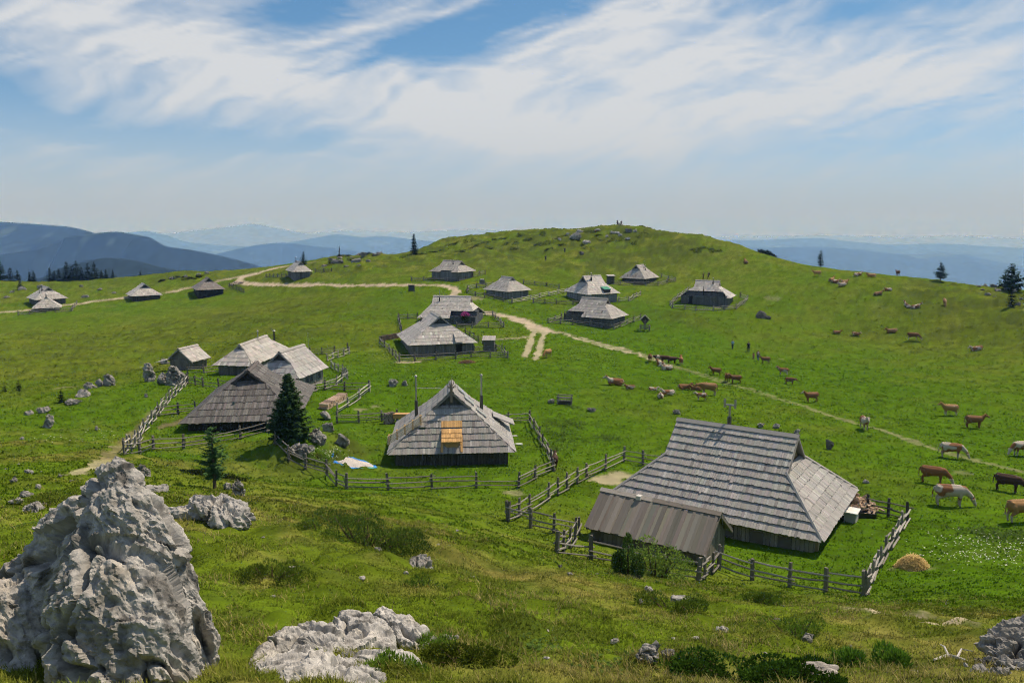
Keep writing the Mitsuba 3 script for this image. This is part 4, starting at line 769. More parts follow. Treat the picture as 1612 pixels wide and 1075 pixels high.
bx_, by_ = (50.70, 160.50); bz_ = gz((bx_, by_))
crag('rock', 'big dark boulder with a low toe, on the slope right of the wide fenced hut', [
    B(((bx_-.7, by_, bz_+.5), .55), ((bx_-.2, by_+.2, bz_+1.1), .4), ((bx_+.5, by_, bz_+.5), .5)),
    B(((bx_+.3, by_-.3, bz_+.1), .5), ((bx_+1.5, by_-.5, bz_+.05), .3), ((bx_-.9, by_-.3, bz_), .5))], .10, .22, 1.0, 305, .5)
LG = 'pale limestone rocks scattered over the pasture'
for q, lab, kw in [
    ((-42.64, 91.95, 1.27, 2.56), 'tall split limestone pillar left of the small gabled shed', dict(level=4, lean=-.05)), ((-37.84, 88.51, 2.31, 2.53), 'large pale boulder against the fence corner by the gabled shed', dict(level=4)),
    ((-39.73, 89.05, 1.45, 1.52), 'rounded boulder between the pillar and the large boulder by the shed', dict(level=4)), ((-54.35, 122.32, 1.98, 0.85), 'low pale rock peeping out behind the boulders by the gabled shed', {}),
    ((-45.85, 89.06, 1.45, 1.86), 'upright knobbly rock at the right end of the rocky row on the left shoulder', dict(level=4)), ((-47.32, 87.31, 1.57, 1.01), 'rounded dark rock in the rocky row on the left shoulder', {}), ((-47.17, 89.22, 0.94, 0.90), 'small rock leaning between two larger ones on the left shoulder', {}),
    ((-44.75, 81.11, 2.12, 0.82), 'long mossy rock at the left of the rocky row on the left shoulder', {}), ((-43.73, 77.34, 2.02, 0.54), 'flat pale slab below the rocky row on the left shoulder', {}), ((-43.55, 72.17, 1.42, 0.73), 'wedge-shaped pale rock on the far left slope, uppermost of three', {}),
    ((-44.24, 71.25, 1.05, 0.44), 'flat pale rock on the far left slope, leftmost of three', {}), ((-39.71, 66.25, 0.98, 1.24), 'overhanging upright rock on the far left slope, lowest of three', dict(lean=.2)), ((-35.65, 66.38, 0.49, 0.41), 'small round white stone in the bright green hollow at left', {}), ((-37.78, 80.49, 0.59, 0.50), 'small round stone on the slope below the shed boulders', {}),
    ((-38.13, 60.09, 0.49, 0.28), 'small grey stone on the left slope above the stony bank', {}), ((-19.57, 30.07, 0.32, 0.24), 'dark stone at the left edge of the stony bank', dict(tone=.6)), ((-17.34, 27.22, 0.59, 0.22), 'cracked pale slab on the stony bank at far left', {}), ((-17.80, 28.71, 0.26, 0.19), 'white wedge-shaped stone on the stony bank at far left', dict(tone=1.25)),
    ((-16.06, 24.67, 0.45, 0.20), 'flat white stone low on the stony bank at far left', {}), ((-14.37, 22.86, 0.73, 0.29), 'pale pointed rock left of the big foreground crag', dict(level=4)), ((-20.57, 32.61, 0.38, 0.21), 'grey stone near the top of the stony bank at left', {}), ((-19.37, 32.86, 0.25, 0.16), 'rusty brown stone left of the crag knob', dict(tone=.7)),
    ((-17.31, 36.00, 0.72, 0.91), 'standing stone with a rounded head right of the crag knob', dict(level=4, depth=.5)), ((-17.82, 36.27, 0.60, 0.17), 'flat pale stone at the foot of the standing stone', {}), ((-13.23, 28.39, 1.18, 0.28), 'low flat outcrop between the crag and the standing stone', {}), ((-11.54, 32.27, 0.64, 0.92), 'leaning pale slab right of the thin young spruce', dict(level=4, lean=-.25, depth=.45)), ((-13.03, 34.93, 0.38, 0.41), 'small pale wedge beside the leaning slab', {}),
    ((-15.30, 61.16, 1.71, 1.29), 'large dark-stained boulder on the mound beside the spruce', dict(level=4)), ((-16.40, 69.29, 1.14, 0.97), 'grey boulder at the top of the mound beside the spruce', {}), ((-13.73, 62.42, 1.44, 1.32), 'pitted grey boulder at the right foot of the mound', dict(level=4)), ((-16.00, 59.10, 1.85, 1.11), 'sloping pale outcrop on the left flank of the mound', dict(level=4)), ((-17.78, 74.04, 1.21, 0.98), 'pitted rock between the spruce and the wood stack', {}),
    ((-13.48, 88.49, 1.44, 1.03), 'twin-topped boulder in the green behind the central hut', {}), ((-12.25, 88.97, 0.72, 0.76), 'small round boulder beside the twin-topped one', {}), ((4.24, 83.66, 0.82, 0.58), 'small pale rock left of the fenced trough', {}), ((8.26, 80.10, 1.31, 0.50), 'flat stone half sunk in the pasture right of the trough', {}), ((17.13, 80.48, 1.05, 0.56), 'lone grey boulder in the pasture behind the ridge of the large hut', {}),
    ((24.49, 76.08, 1.00, 0.53), 'left boulder of three just behind the large hut ridge', {}), ((25.81, 75.54, 0.81, 0.53), 'middle boulder of three just behind the large hut ridge', {}), ((26.38, 71.89, 0.77, 0.96), 'right boulder of three beside the gable of the large hut', {}), ((27.94, 67.89, 0.78, 1.17), 'dark standing stone in the pasture right of the large hut', dict(tone=.5, depth=.5)), ((26.45, 57.09, 0.57, 0.27), 'white stone in the grass behind the firewood heap', dict(tone=1.3)),
    ((-2.49, 20.93, 0.92, 0.38), 'grass-capped pale rock in the foreground left of the shed', dict(level=4)), ((-3.69, 20.87, 0.25, 0.13), 'round grey stone at the foot of the heather mound', {}), ((4.71, 21.07, 0.68, 0.18), 'long white slab in front of the shed shrub', dict(tone=1.2)),
    ((4.25, 23.19, 0.35, 0.25), 'white-topped rock below the shrub', dict(tone=1.15)), ((3.25, 18.82, 0.16, 0.17), 'narrow white stone in the heather below the shrub', dict(tone=1.15)), ((4.78, 28.98, 0.59, 0.21), 'pale flat rock under the shrub', {}), ((4.51, 15.93, 0.35, 0.16), 'oval white stone in the lower right grass', dict(tone=1.25)), ((3.41, 12.89, 0.09, 0.16), 'narrow pale upright stone in the lower right grass', dict(tone=1.1)),
    ((2.09, 11.32, 0.43, 0.30), 'pitted grey rock at the bottom, right of centre', dict(level=4)), ((2.46, 11.62, 0.24, 0.16), 'smaller dark rock joined to the pitted one at the bottom', dict(level=4, tone=.8)), ((2.29, 10.53, 0.12, 0.07), 'small pale stone below the pitted rock at the bottom', {}), ((1.94, 13.98, 0.17, 0.13), 'small pale jagged stone in the middle of the lower grass', {}), ((1.61, 25.01, 0.21, 0.15), 'dark stone outside the shed fence', dict(tone=.5)), ((1.84, 23.92, 0.22, 0.11), 'small white stone outside the shed fence', dict(tone=1.2)),
    ((6.30, 15.88, 0.41, 0.21), 'grey tilted slab in the grass above the stump', dict(lean=.2)), ((6.50, 18.30, 0.23, 0.11), 'pale stone in the right heather', {}), ((-0.99, 11.73, 0.34, 0.10), 'tan stone beside the broad slab at the bottom', dict(tone=.9)),
    ((19.67, 245.94, 5.06, 2.03), 'largest pale outcrop on the hill left of the summit', dict(level=4, tone=1.5)), ((19.86, 227.32, 1.62, 1.20), 'dark round boulder on the hillside below the outcrop', dict(tone=.55)), ((35.87, 246.50, 2.73, 1.48), 'slanting dark rock on the right side of the summit knob', dict(tone=.6)), ((-116.73, 216.97, 2.26, 1.16), 'rock heap right of the two far left huts', {}),
    ((35.85, 267.00, 2.53, 1.00), 'bare rock at the very summit under the two hikers', {})]:
    stone(q, lab, **kw)
for q in [(31.63, 246.81, 3.12, 0.93), (34.65, 240.38, 2.28, 0.90), (21.93, 238.49, 3.02, 0.90), (37.94, 247.37, 1.56, 0.93), (17.42, 253.18, 2.00, 0.95), (26.78, 252.80, 2.40, 0.76), (14.33, 244.55, 1.55, 0.74), (28.80, 244.12, 1.55, 0.73), (32.89, 244.47, 1.74, 0.92), (21.27, 253.75, 2.41, 1.14)]: stone(q, 'weathered grey rock in the turf of the rocky hilltop', 'grey rocks on the hilltop', 3, tone=1.6)
for q in [(-49.48, 225.33, 4.30, 1.36), (-44.22, 226.04, 3.24, 1.54), (-43.66, 234.82, 2.24, 1.42), (-40.77, 237.61, 3.02, 1.26), (-45.80, 220.50, 1.75, 0.83), (-47.06, 246.00, 4.30, 0.93), (-52.85, 224.33, 1.79, 0.85), (-40.36, 246.72, 1.96, 0.93), (-53.24, 234.18, 2.61, 0.88), (-40.59, 225.86, 1.62, 0.85), (-47.83, 237.95, 1.89, 0.72), (-50.92, 236.45, 2.25, 0.71), (-41.78, 217.80, 1.39, 0.66), (-40.83, 246.14, 2.34, 0.74)]: stone(q, 'grey rock among the outcrops of the spur, '+('near the dead trunk' if q[0] < -54 else 'in its middle below the skyline' if q[0] < -47 else 'at its right end'), 'grey rocks on the spur', 2, tone=.85)
for q in [(109.55, 184.41, 1.47, 0.84), (110.45, 182.10, 2.04, 0.97), (112.53, 182.02, 1.74, 0.69), (105.39, 172.44, 1.93, 0.92), (101.24, 168.65, 1.35, 0.64), (108.75, 172.05, 1.65, 0.78), (101.72, 159.12, 1.53, 0.73), (100.88, 165.73, 1.06, 0.50), (98.45, 156.45, 0.88, 0.48), (106.73, 166.37, 1.20, 0.51), (105.26, 179.48, 1.29, 0.54), (109.14, 175.19, 1.40, 0.67), (103.10, 174.01, 1.11, 0.53), (115.35, 180.84, 1.73, 0.55)]: stone(q, 'grey rock in the rocky patch '+('left of the broad ragged spruce' if q[0] < 116 else 'under the broad ragged spruce' if q[1] > 176 else 'around the narrow dark spruce'), 'grey rocks below the right spruces', 2, tone=.9)
for q in [(-101.57, 237.50, 1.71, 1.08), (-98.53, 240.37, 1.92, 0.91), (-96.03, 243.86, 2.33, 0.74), (-94.18, 245.71, 1.76, 0.74), (-145.61, 236.25, 2.64, 1.26), (-143.23, 240.90, 1.93, 1.10), (-117.86, 227.52, 1.82, 0.69), (-144.84, 230.40, 1.66, 0.70), (-110.83, 221.31, 1.59, 0.50), (-127.07, 234.56, 1.50, 0.71), (-138.83, 217.79, 1.74, 0.66)]: stone(q, 'grey rock in the rough grass '+('behind the two far left huts' if q[0] < -100 else 'on the crest above the black-walled hut'), 'grey rocks along the left horizon', 2, tone=.8)
rs = np.random.default_rng(77); kk = 0
PEB = [(-33.41, 58.24), (-46.12, 75.60), (-41.42, 70.81), (-34.70, 62.38), (-24.41, 38.01), (-20.92, 34.08), (-16.75, 29.40), (-15.55, 25.35), (-22.46, 34.06), (-17.96, 31.19), (-14.91, 32.90), (-21.97, 65.75), (-20.78, 60.21), (-7.69, 28.23), (-8.72, 28.97), (-7.83, 32.81), (-2.41, 24.71), (-2.37, 32.80), (-0.50, 36.91), (-1.04, 20.09), (0.27, 16.98), (0.51, 15.48), (0.66, 13.74), (3.74, 15.97), (4.91, 19.59), (3.64, 14.69), (4.23, 14.33), (5.53, 17.30), (4.78, 13.94), (3.12, 14.35), (8.08, 22.37), (7.37, 16.10), (0.12, 9.70), (0.53, 11.53), (-3.45, 17.30), (-2.52, 17.96), (-4.68, 14.67), (-4.93, 16.88), (16.13, 27.72), (3.60, 45.65), (1.84, 50.05), (3.07, 27.12), (-0.26, 11.45), (1.33, 12.53), (6.73, 12.30), (6.49, 23.57), (-6.95, 21.17), (-0.90, 9.83)]
for p in PEB:
    s = float(rs.uniform(.06, .17)); stone((p[0], p[1], s*1.25, s*.42), 'small pale limestone pebble in the grass '+('on the slope left of the crag' if p[0] < -14 and p[1] > 24 else 'between the crag and the heather mound' if p[0] < -3 and p[1] < 60 else 'below the plank shed fence' if p[1] > 20 else 'of the lower right foreground' if p[0] > 4 else 'of the middle foreground'), 'small pale stones in the grass', 2, tone=float(rs.uniform(.8, 1.4)))

# ---------------------------------------------------------------- conifers, shrubs, heather
def leaf_tris(p, d, n, length, width):
    """pointed leaves: base p, direction d, side n"""
    return np.stack([p-n*width[:, None]*.5, p+n*width[:, None]*.5, p+d*length[:, None]], 1)
def tri_mesh(t):
    return t.reshape(-1, 3), np.arange(len(t)*3).reshape(-1, 3)
def spruce(xy, h, r, label, whorls=16, arms=7, sprays=7, bare=.06, seed=1, tone=1.0, group=None, gap=0.0, name='spruce_tree', lean=0.0, ragged=.3, z=None, leafk=1.0, power=.9):
    rng = np.random.default_rng(seed); x, y = xy; z = gz(xy)-.1 if z is None else z
    k = thing(name, label, 'tree', group)
    tr = tube([(x, y, z), (x+lean*.5, y, z+h*.5), (x+lean, y, z+h*.99)], [.028*h, .018*h, .004*h], 7)
    part(k, 'trunk', tr, 'm_matte', (.10, .08, .065))
    T_, C_ = [], []
    for i in range(whorls):
        t = bare+(1-bare)*((i+rng.uniform(-.3, .3))/whorls); t = min(max(t, bare), .985)
        L = r*(1-t)**power*(1 if gap == 0 else rng.uniform(.65, 1.1))
        if t < bare+.12: L *= .8
        for j in range(max(3, int(round(arms*(1-.5*t))))):
            if rng.random() < gap: continue
            a = 2*math.pi*(j+rng.random()*.8)/max(3, int(round(arms*(1-.5*t))))+i*1.7
            l = L*rng.uniform(1-ragged, 1+ragged*.6)+.012*h
            s = (np.arange(sprays)+.6)/sprays
            up = .20-.55*(1-t)
            ax = np.array([math.cos(a), math.sin(a), 0])
            p = np.array([x+lean*t, y, z+t*h])+ax*(s*l)[:, None]+np.array([0, 0, 1.])*((up*s+.28*s*s)*l)[:, None]
            side = np.array([-math.sin(a), math.cos(a), 0])
            for sg in (1, -1, 0):
                m = len(s)
                d = ax*rng.uniform(.5, .9, (m, 1))+side*sg*rng.uniform(.6, 1.0, (m, 1))+np.array([0, 0, 1.])*rng.uniform(-.5, .05, (m, 1))
                if sg == 0: d = ax*.7+np.array([0, 0, 1.])*rng.uniform(-.9, .3, (m, 1))+side*rng.normal(0, .3, (m, 1))
                d /= np.linalg.norm(d, axis=1, keepdims=True)
                n = np.cross(d, [0, 0, 1.])+rng.normal(0, .25, (m, 3)); n /= np.linalg.norm(n, axis=1, keepdims=True)
                ln = (.16*l+.026*h)*leafk*(1.15-.5*s)*rng.uniform(.6, 1.35, m)
                T_.append(leaf_tris(p, d, n, ln, ln*(.42 if leafk == 1 else .75)))
                c = np.array([.020, .040, .014])*tone*rng.uniform(.6, 1.5, (m, 1))
                tip = (s > .75)[:, None]*np.array([.012, .020, .004])
                C_.append(np.repeat(c+tip, 3, 0))
    T_ = np.concatenate(T_); part(k, 'crown', tri_mesh(T_), 'm_leaf', np.vstack(C_))
    return k
spruce((-17.44, 60.72), 5.30, 1.70, 'dense dark spruce in front of the big dark barn', 30, 13, 15, .03, 21, 2.1, ragged=.45, power=.8, leafk=1.25)
spruce((-13.49, 34.70), 3.00, 0.91, 'thin sparse young spruce in front of the fence of the dark barn', 20, 9, 10, .20, 22, 4.2, gap=.42, ragged=.55, power=.55, leafk=1.15)
LGT = 'spruces in the row on the left horizon'
for i, (q, h, lab) in enumerate([((-163.18, 254.12), 6.5, 'spruce cut by the left frame edge on the left horizon'), ((-160.60, 255.17), 4.6, 'second spruce from the left edge on the left horizon'), ((-158.46, 255.33), 3.6, 'third, small spruce from the left edge on the left horizon'), ((-154.86, 255.77), 3.0, 'small spruce in the gap left of the dense spruce row'), ((-153.71, 255.88), 3.6, 'thin spruce in the gap left of the dense spruce row'),
        ((-148.49, 256.06), 4.7, 'leftmost spruce of the dense row on the left horizon'), ((-147.18, 256.24), 3.8, 'low spruce second in the dense row on the left horizon'), ((-145.61, 255.98), 4.4, 'third spruce of the dense row on the left horizon'), ((-143.10, 256.25), 6.4, 'tallest spruce of the dense row on the left horizon'), ((-141.38, 256.06), 4.6, 'spruce right of the tallest in the dense row'), ((-140.04, 256.23), 6.3, 'slim tall spruce in the middle of the dense row'), ((-138.30, 256.03), 4.8, 'stocky spruce after the slim tall one in the dense row'),
        ((-136.48, 256.45), 5.6, 'dark tall spruce towards the right of the dense row'), ((-134.48, 256.93), 5.4, 'last tall spruce of the dense row on the left horizon'), ((-132.39, 256.89), 3.0, 'first low spruce past the dense row'), ((-130.48, 255.95), 3.0, 'second low spruce past the dense row'), ((-128.77, 257.05), 2.9, 'broad low spruce at the right end of the row'), ((-119.19, 255.57), 1.8, 'tiny lone spruce on the horizon right of the row'), ((-146.89, 237.42), 3.2, 'small dark spruce above the two far left huts')]):
    spruce(q, h*1.05, h*.36, lab, 12, 8, 6, .02, 40+i, .55, LGT, leafk=1.7)
spruce((-60.75, 232.77), 4.0, 1.5, 'spruce behind the small hut at the track loop', 14, 7, 6, .03, 70, .8, leafk=1.5)
spruce((-28.93, 236.54), 6.4, 1.5, 'slim tall spruce alone on the crest left of the hill', 20, 8, 7, .03, 71, .7, leafk=1.5)
spruce((79.95, 207.10), 4.4, 1.6, 'small spruce on the right skyline, leftmost of three', 13, 6, 6, .12, 72, 1.3, gap=.12, leafk=1.7, power=.85)
spruce((100.10, 186.06), 4.6, 2.1, 'bare-stemmed spruce on the right skyline, middle of three', 12, 7, 6, .24, 73, 1.3, leafk=1.7, power=.85)
spruce((110.13, 175.65), 6.2, 3.5, 'broad ragged spruce on the right skyline, largest of three', 16, 8, 7, .04, 74, 1.3, gap=.1, ragged=.45, leafk=1.7, power=.85)
spruce((98.80, 156.82), 4.6, 1.1, 'narrow dark spruce standing in the rocky patch at the right', 14, 7, 6, .02, 75, .55, leafk=1.5)
spruce((-45.33, 78.27), 1.41, 0.64, 'small bushy spruce beside the rocky row on the left shoulder', 11, 8, 6, .02, 76, .75, leafk=1.5)
spruce((-58.27, 92.09), 1.50, 0.75, 'small bushy spruce on the dark plain at far left', 9, 7, 5, .02, 77, .7, leafk=1.5)
spruce((-60.78, 93.41), 1.07, 0.53, 'smallest spruce at the left edge of the dark plain', 8, 7, 5, .02, 78, .7, leafk=1.5)
k = thing('dead_tree', 'bare dead trunk standing on the rocky spur above the track loop', 'tree')
p_ = (-52.23, 241.71); zz = gz(p_); part(k, 'trunk', join([tube([(p_[0], p_[1], zz-.3), (p_[0]+.1, p_[1], zz+2), (p_[0]+.05, p_[1], zz+3.6)], [.22, .16, .04], 6)]), 'm_matte', (.16, .145, .13))
part(k, 'branch', tube([(p_[0]+.1, p_[1], zz+1.8), (p_[0]+.45, p_[1], zz+2.4)], [.07, .02], 5), 'm_matte', (.16, .145, .13))

def shrub(xy, w, d, h, label, name='shrub', n=3000, leaf=.09, col=(.05, .085, .018), seed=1, cat='bush', group=None, lumps=9, spiky=False):
    rng = np.random.default_rng(seed); x, y = xy
    k = thing(name, label, cat, group)
    L = rng.uniform(-1, 1, (lumps, 2)); L = L/np.maximum(1, np.linalg.norm(L, axis=1, keepdims=True)); hr_ = rng.uniform(.55, 1, lumps)*(1-.45*np.linalg.norm(L, axis=1)**2)
    pick = rng.integers(0, lumps, n)
    u = rng.normal(size=(n, 3)); u /= np.linalg.norm(u, axis=1, keepdims=True); u *= rng.uniform(.62, 1.0, (n, 1))**.5
    rad = .42 if not spiky else .34
    px = x+(L[pick, 0]+u[:, 0]*rad)*w/2; py = y+(L[pick, 1]+u[:, 1]*rad)*d/2
    pz = surface(px, py)-.04+np.maximum(hr_[pick]*h*(.5+.5*u[:, 2]), .01)
    out = u*[1, 1, .8]+[0, 0, .55 if not spiky else 1.2]+rng.normal(0, .35, (n, 3)); out /= np.linalg.norm(out, axis=1, keepdims=True)
    s = np.cross(out, rng.normal(size=(n, 3))); s /= np.linalg.norm(s, axis=1, keepdims=True)
    ln = leaf*rng.uniform(.6, 1.5, n)
    t = leaf_tris(np.stack([px, py, pz], -1), out, s, ln, ln*(.75 if not spiky else .3))
    c = np.array(col)*rng.uniform(.55, 1.5, (n, 1))*(1+rng.normal(0, .12, lumps)[pick][:, None])
    part(k, 'foliage', tri_mesh(t), 'm_leaf', np.repeat(c.clip(.004, 1), 3, 0))
    st = []
    for i in range(lumps):
        e = np.array([x+L[i, 0]*w/2*.9, y+L[i, 1]*d/2*.9]); ge = gz(e)
        st.append(tube([(x+L[i, 0]*w*.15, y+L[i, 1]*d*.15, gz((x, y))-.05), (*e, ge+hr_[i]*h*.7)], [.03*h+.004, .008*h+.002], 4))
    part(k, 'stems', join(st), 'm_matte', (.10, .075, .05), kind='stuff')
    return k
shrub((6.16, 32.49), 3.0, 1.6, 2.1, 'leafy green shrub outside the fence in front of the plank shed', n=4600, leaf=.085, col=(.19, .28, .05), seed=3, lumps=14)
shrub((4.51, 29.31), 1.0, .9, 2.0, 'dense dark green upright bush left of the leafy shrub by the shed', n=3000, leaf=.08, col=(.075, .135, .03), seed=79, lumps=7)
shrub((-4.38, 22.57), 3.2, 1.8, 1.38, 'large dark heather mound in the foreground left of centre', 'heather_bush', 7000, .08, (0.092, 0.149, 0.023), 4, lumps=16, spiky=True)
shrub((-5.81, 26.58), 2.4, 1.6, 0.87, 'dark heather behind the large mound, nearer the fence', 'heather_bush', 3000, .07, (0.101, 0.173, 0.024), 5, spiky=True)
shrub((-15.58, 39.88), 2.6, 1.4, .55, 'low dark juniper partly standing in for the shadow of the thin young spruce', 'juniper_bush', 3500, .09, (.024, .036, .012), 6, spiky=True)  # dark foliage also stands in for the young spruce's cast shadow
shrub((-5.22, 16.30), 1.5, 1.0, 0.65, 'dark heather cushion right of the low outcrop in the foreground', 'heather_bush', 4500, .055, (0.125, 0.182, 0.023), 7, spiky=True)
shrub((-5.90, 22.98), 1.3, 1.0, 0.55, 'rounded heather cushion left of the large mound', 'heather_bush', 2200, .055, (0.125, 0.198, 0.024), 8, spiky=True)
shrub((3.67, 10.93), 2.0, 1.2, 0.61, 'dark green bilberry bush at the bottom right of centre', 'bilberry_bush', 6500, .045, (0.044, 0.096, 0.012), 9)
shrub((2.69, 10.98), 1.0, .7, 0.41, 'low bilberry clump left of the bilberry bush', 'bilberry_bush', 2200, .04, (0.062, 0.114, 0.014), 10)
shrub((-0.63, 10.34), 1.1, .8, 0.46, 'reddish green bilberry clump beside the broad slab', 'bilberry_bush', 3600, .04, (0.082, 0.114, 0.012), 11)
shrub((-1.93, 16.53), .9, .7, 0.41, 'small dark heather tuft in the middle foreground', 'heather_bush', 1500, .05, (0.113, 0.190, 0.026), 12, spiky=True)
shrub((4.05, 18.73), 1.7, 1.1, 0.72, 'brownish heather below the shed shrub', 'heather_bush', 4500, .06, (0.131, 0.198, 0.026), 13, spiky=True)
shrub((7.41, 22.66), 1.5, 1.0, 0.58, 'heather strip between the shed fence and the white stone', 'heather_bush', 3800, .06, (0.118, 0.190, 0.024), 14, spiky=True)
shrub((6.30, 16.40), 1.4, .9, 0.58, 'heather behind the tilted grey slab at lower right', 'heather_bush', 2600, .05, (0.118, 0.208, 0.026), 15, spiky=True)
shrub((6.29, 12.71), 1.2, .8, 0.72, 'tall dark grass tussock left of the driftwood', 'heather_bush', 2400, .10, (0.113, 0.227, 0.026), 16, spiky=True)
shrub((4.07, 10.61), 1.3, .8, 0.58, 'dark bilberry cushion left of the stump', 'bilberry_bush', 3200, .045, (0.041, 0.088, 0.010), 17)
shrub((-15.19, 25.11), 2.2, 1.3, 0.58, 'brown heather cushion behind the pointed rock at left', 'heather_bush', 3200, .06, (0.143, 0.182, 0.026), 18, spiky=True)
shrub((-1.49, 9.27), .8, .5, 0.36, 'grass cushion growing out of the broad slab', 'heather_bush', 1600, .06, (0.172, 0.283, 0.034), 19, spiky=True)
shrub((-1.13, 11.37), .7, .5, 0.32, 'grass tuft at the right edge of the broad slab', 'heather_bush', 1400, .06, (0.172, 0.283, 0.034), 20, spiky=True)
shrub((-15.11, 58.98), 1.8, 1.2, 0.72, 'rough flowery tussock at the foot of the mound rocks', 'heather_bush', 3000, .10, (0.220, 0.355, 0.045), 21, spiky=True)
shrub((71.48, 222.81), 5.0, 2.6, 1.5, 'dark dwarf pine on the right shoulder of the hill', 'dwarf_pine', 1800, .3, (.018, .030, .012), 22, spiky=True)
shrub((5.74, 279.00), 1.6, 1.2, 1.3, 'tiny bush on the skyline left of the summit', 'juniper_bush', 500, .25, (.018, .028, .012), 23, spiky=True)
for i, q in enumerate([(-5.16, 250.63), (-8.99, 246.57), (2.81, 253.93), (9.84, 253.78), (-20.57, 244.59), (-14.19, 252.26), (12.49, 246.49), (24.73, 252.22), (39.25, 243.13), (-0.19, 244.27), (-24.07, 240.65), (-26.50, 236.61), (16.61, 249.91), (7.51, 243.00), (54.36, 225.42), (-3.19, 251.86), (-11.76, 243.10), (-18.56, 249.12), (4.71, 247.71), (10.78, 242.81), (19.07, 243.24), (14.96, 238.85), (26.05, 245.59), (27.78, 240.11), (22.12, 234.35), (31.26, 240.66), (35.54, 237.25), (1.71, 239.45), (-6.84, 239.65), (-15.28, 237.75), (-30.53, 231.47), (56.40, 222.77), (51.78, 223.43), (11.01, 235.23)]):
    rr = np.random.default_rng(900+i); shrub(q, float(rr.uniform(2.0, 5)), float(rr.uniform(2, 4.5)), float(rr.uniform(.3, .65)), 'low dark dwarf pine scrub on the hill, '+('near the slim crest spruce' if q[0] < -22 else 'left of the largest outcrop' if q[0] < 8 else 'between the outcrop and the summit' if q[0] < 38 else 'right of the summit'), 'dwarf_pine', 500, .22, (.042, .058, .018), 200+i, group='dwarf pines on the hill crest', spiky=True, lumps=9)
for i, q in enumerate([(-100.27, 238.97), (-95.52, 235.66), (-93.39, 238.49), (-102.02, 234.96), (-45.95, 230.26), (-44.93, 244.91), (-50.92, 240.97), (-51.03, 228.32)]):
    rr = np.random.default_rng(950+i); shrub(q, float(rr.uniform(3, 5)), 2.5, float(rr.uniform(.5, .9)), 'low dark scrub '+('above the black-walled hut' if q[0] < -80 else 'on the spur by the dead trunk'), 'dwarf_pine', 500, .3, (.030, .036, .014), 230+i, group='low scrub on the left crest', spiky=True, lumps=6)
DOCK = [((3.76, 73.82), 3.0, 60), ((4.57, 70.28), 2.2, 60), ((6.08, 74.87), 1.6, 40), ((8.63, 70.37), 1.4, 40), ((3.11, 67.33), 1.5, 40), ((28.63, 43.52), 2.4, 60), ((28.22, 44.64), 1.8, 50), ((24.74, 55.74), 1.0, 30), ((21.74, 61.95), 1.0, 20), ((0.48, 12.66), .5, 16), ((-5.07, 23.13), .5, 12), ((1.41, 11.41), .5, 14), ((-13.47, 20.75), .8, 16), ((6.31, 82.11), 1.0, 20)]
ts, cs = [], []
rr = np.random.default_rng(5)
for (px, py), s, n in DOCK:
    n *= 5; x = px+rr.normal(0, s*.5, n); y = py+rr.normal(0, s*.5, n); a = rr.uniform(0, 6.28, n)
    o = np.stack([np.cos(a), np.sin(a), rr.uniform(.3, 1.1, n)], -1); o /= np.linalg.norm(o, axis=1, keepdims=True)
    sd = np.cross(o, [0, 0, 1.]); sd /= np.linalg.norm(sd, axis=1, keepdims=True)
    ln = rr.uniform(.14, .30, n)*(.5 if py < 30 else 1); b = np.stack([x, y, surface(x, y)+.03], -1)
    m = b+o*(ln*.5)[:, None]; e = b+o*ln[:, None]-[0, 0, .04]; w_ = sd*(ln*.26)[:, None]
    ts += [np.stack([b, m-w_, m+w_], 1), np.stack([m-w_, e, m+w_], 1)]
    c = np.array([.075, .125, .026])*rr.uniform(.6, 1.5, (n, 1)); cs += [np.repeat(c, 3, 0)]*2
k = thing('dock_leaves', 'broad-leaved docks growing in clumps beside the central fence and in the right pasture', 'plants', kind='stuff')
put(k, tri_mesh(np.concatenate(ts)), 'm_leaf', np.vstack(cs))
# white flowers
fl = []
for (px, py), s, n in [((26.46, 41.74), 3.0, 260), ((23.95, 39.80), 2.5, 90), ((-14.26, 59.77), 1.0, 130), ((25.87, 39.15), 2.0, 90), ((-36.29, 61.59), 3, 30), ((-33.90, 62.79), 4, 40), ((-8.86, 93.82), 8, 60), ((-19.36, 96.86), 6, 40), ((-19.52, 117.03), 5, 25)]:
    x = px+rr.normal(0, s*.6, n); y = py+rr.normal(0, s*.6, n); b = np.stack([x, y, surface(x, y)+rr.uniform(.12, .3, n)], -1)
    r_ = rr.uniform(.025, .05, n)[:, None]; a = rr.uniform(0, 6, n)
    d1 = np.stack([np.cos(a), np.sin(a), 0*a+.3], -1)*r_; d2 = np.stack([-np.sin(a), np.cos(a), 0*a-.3], -1)*r_
    fl += [np.stack([b-d1, b+d2, b+d1], 1), np.stack([b-d1, b+d1, b-d2], 1)]
k = thing('white_flowers', 'small white meadow flowers in loose drifts', 'flowers', kind='stuff'); put(k, tri_mesh(np.concatenate(fl)), 'm_leaf', (.72, .72, .66))

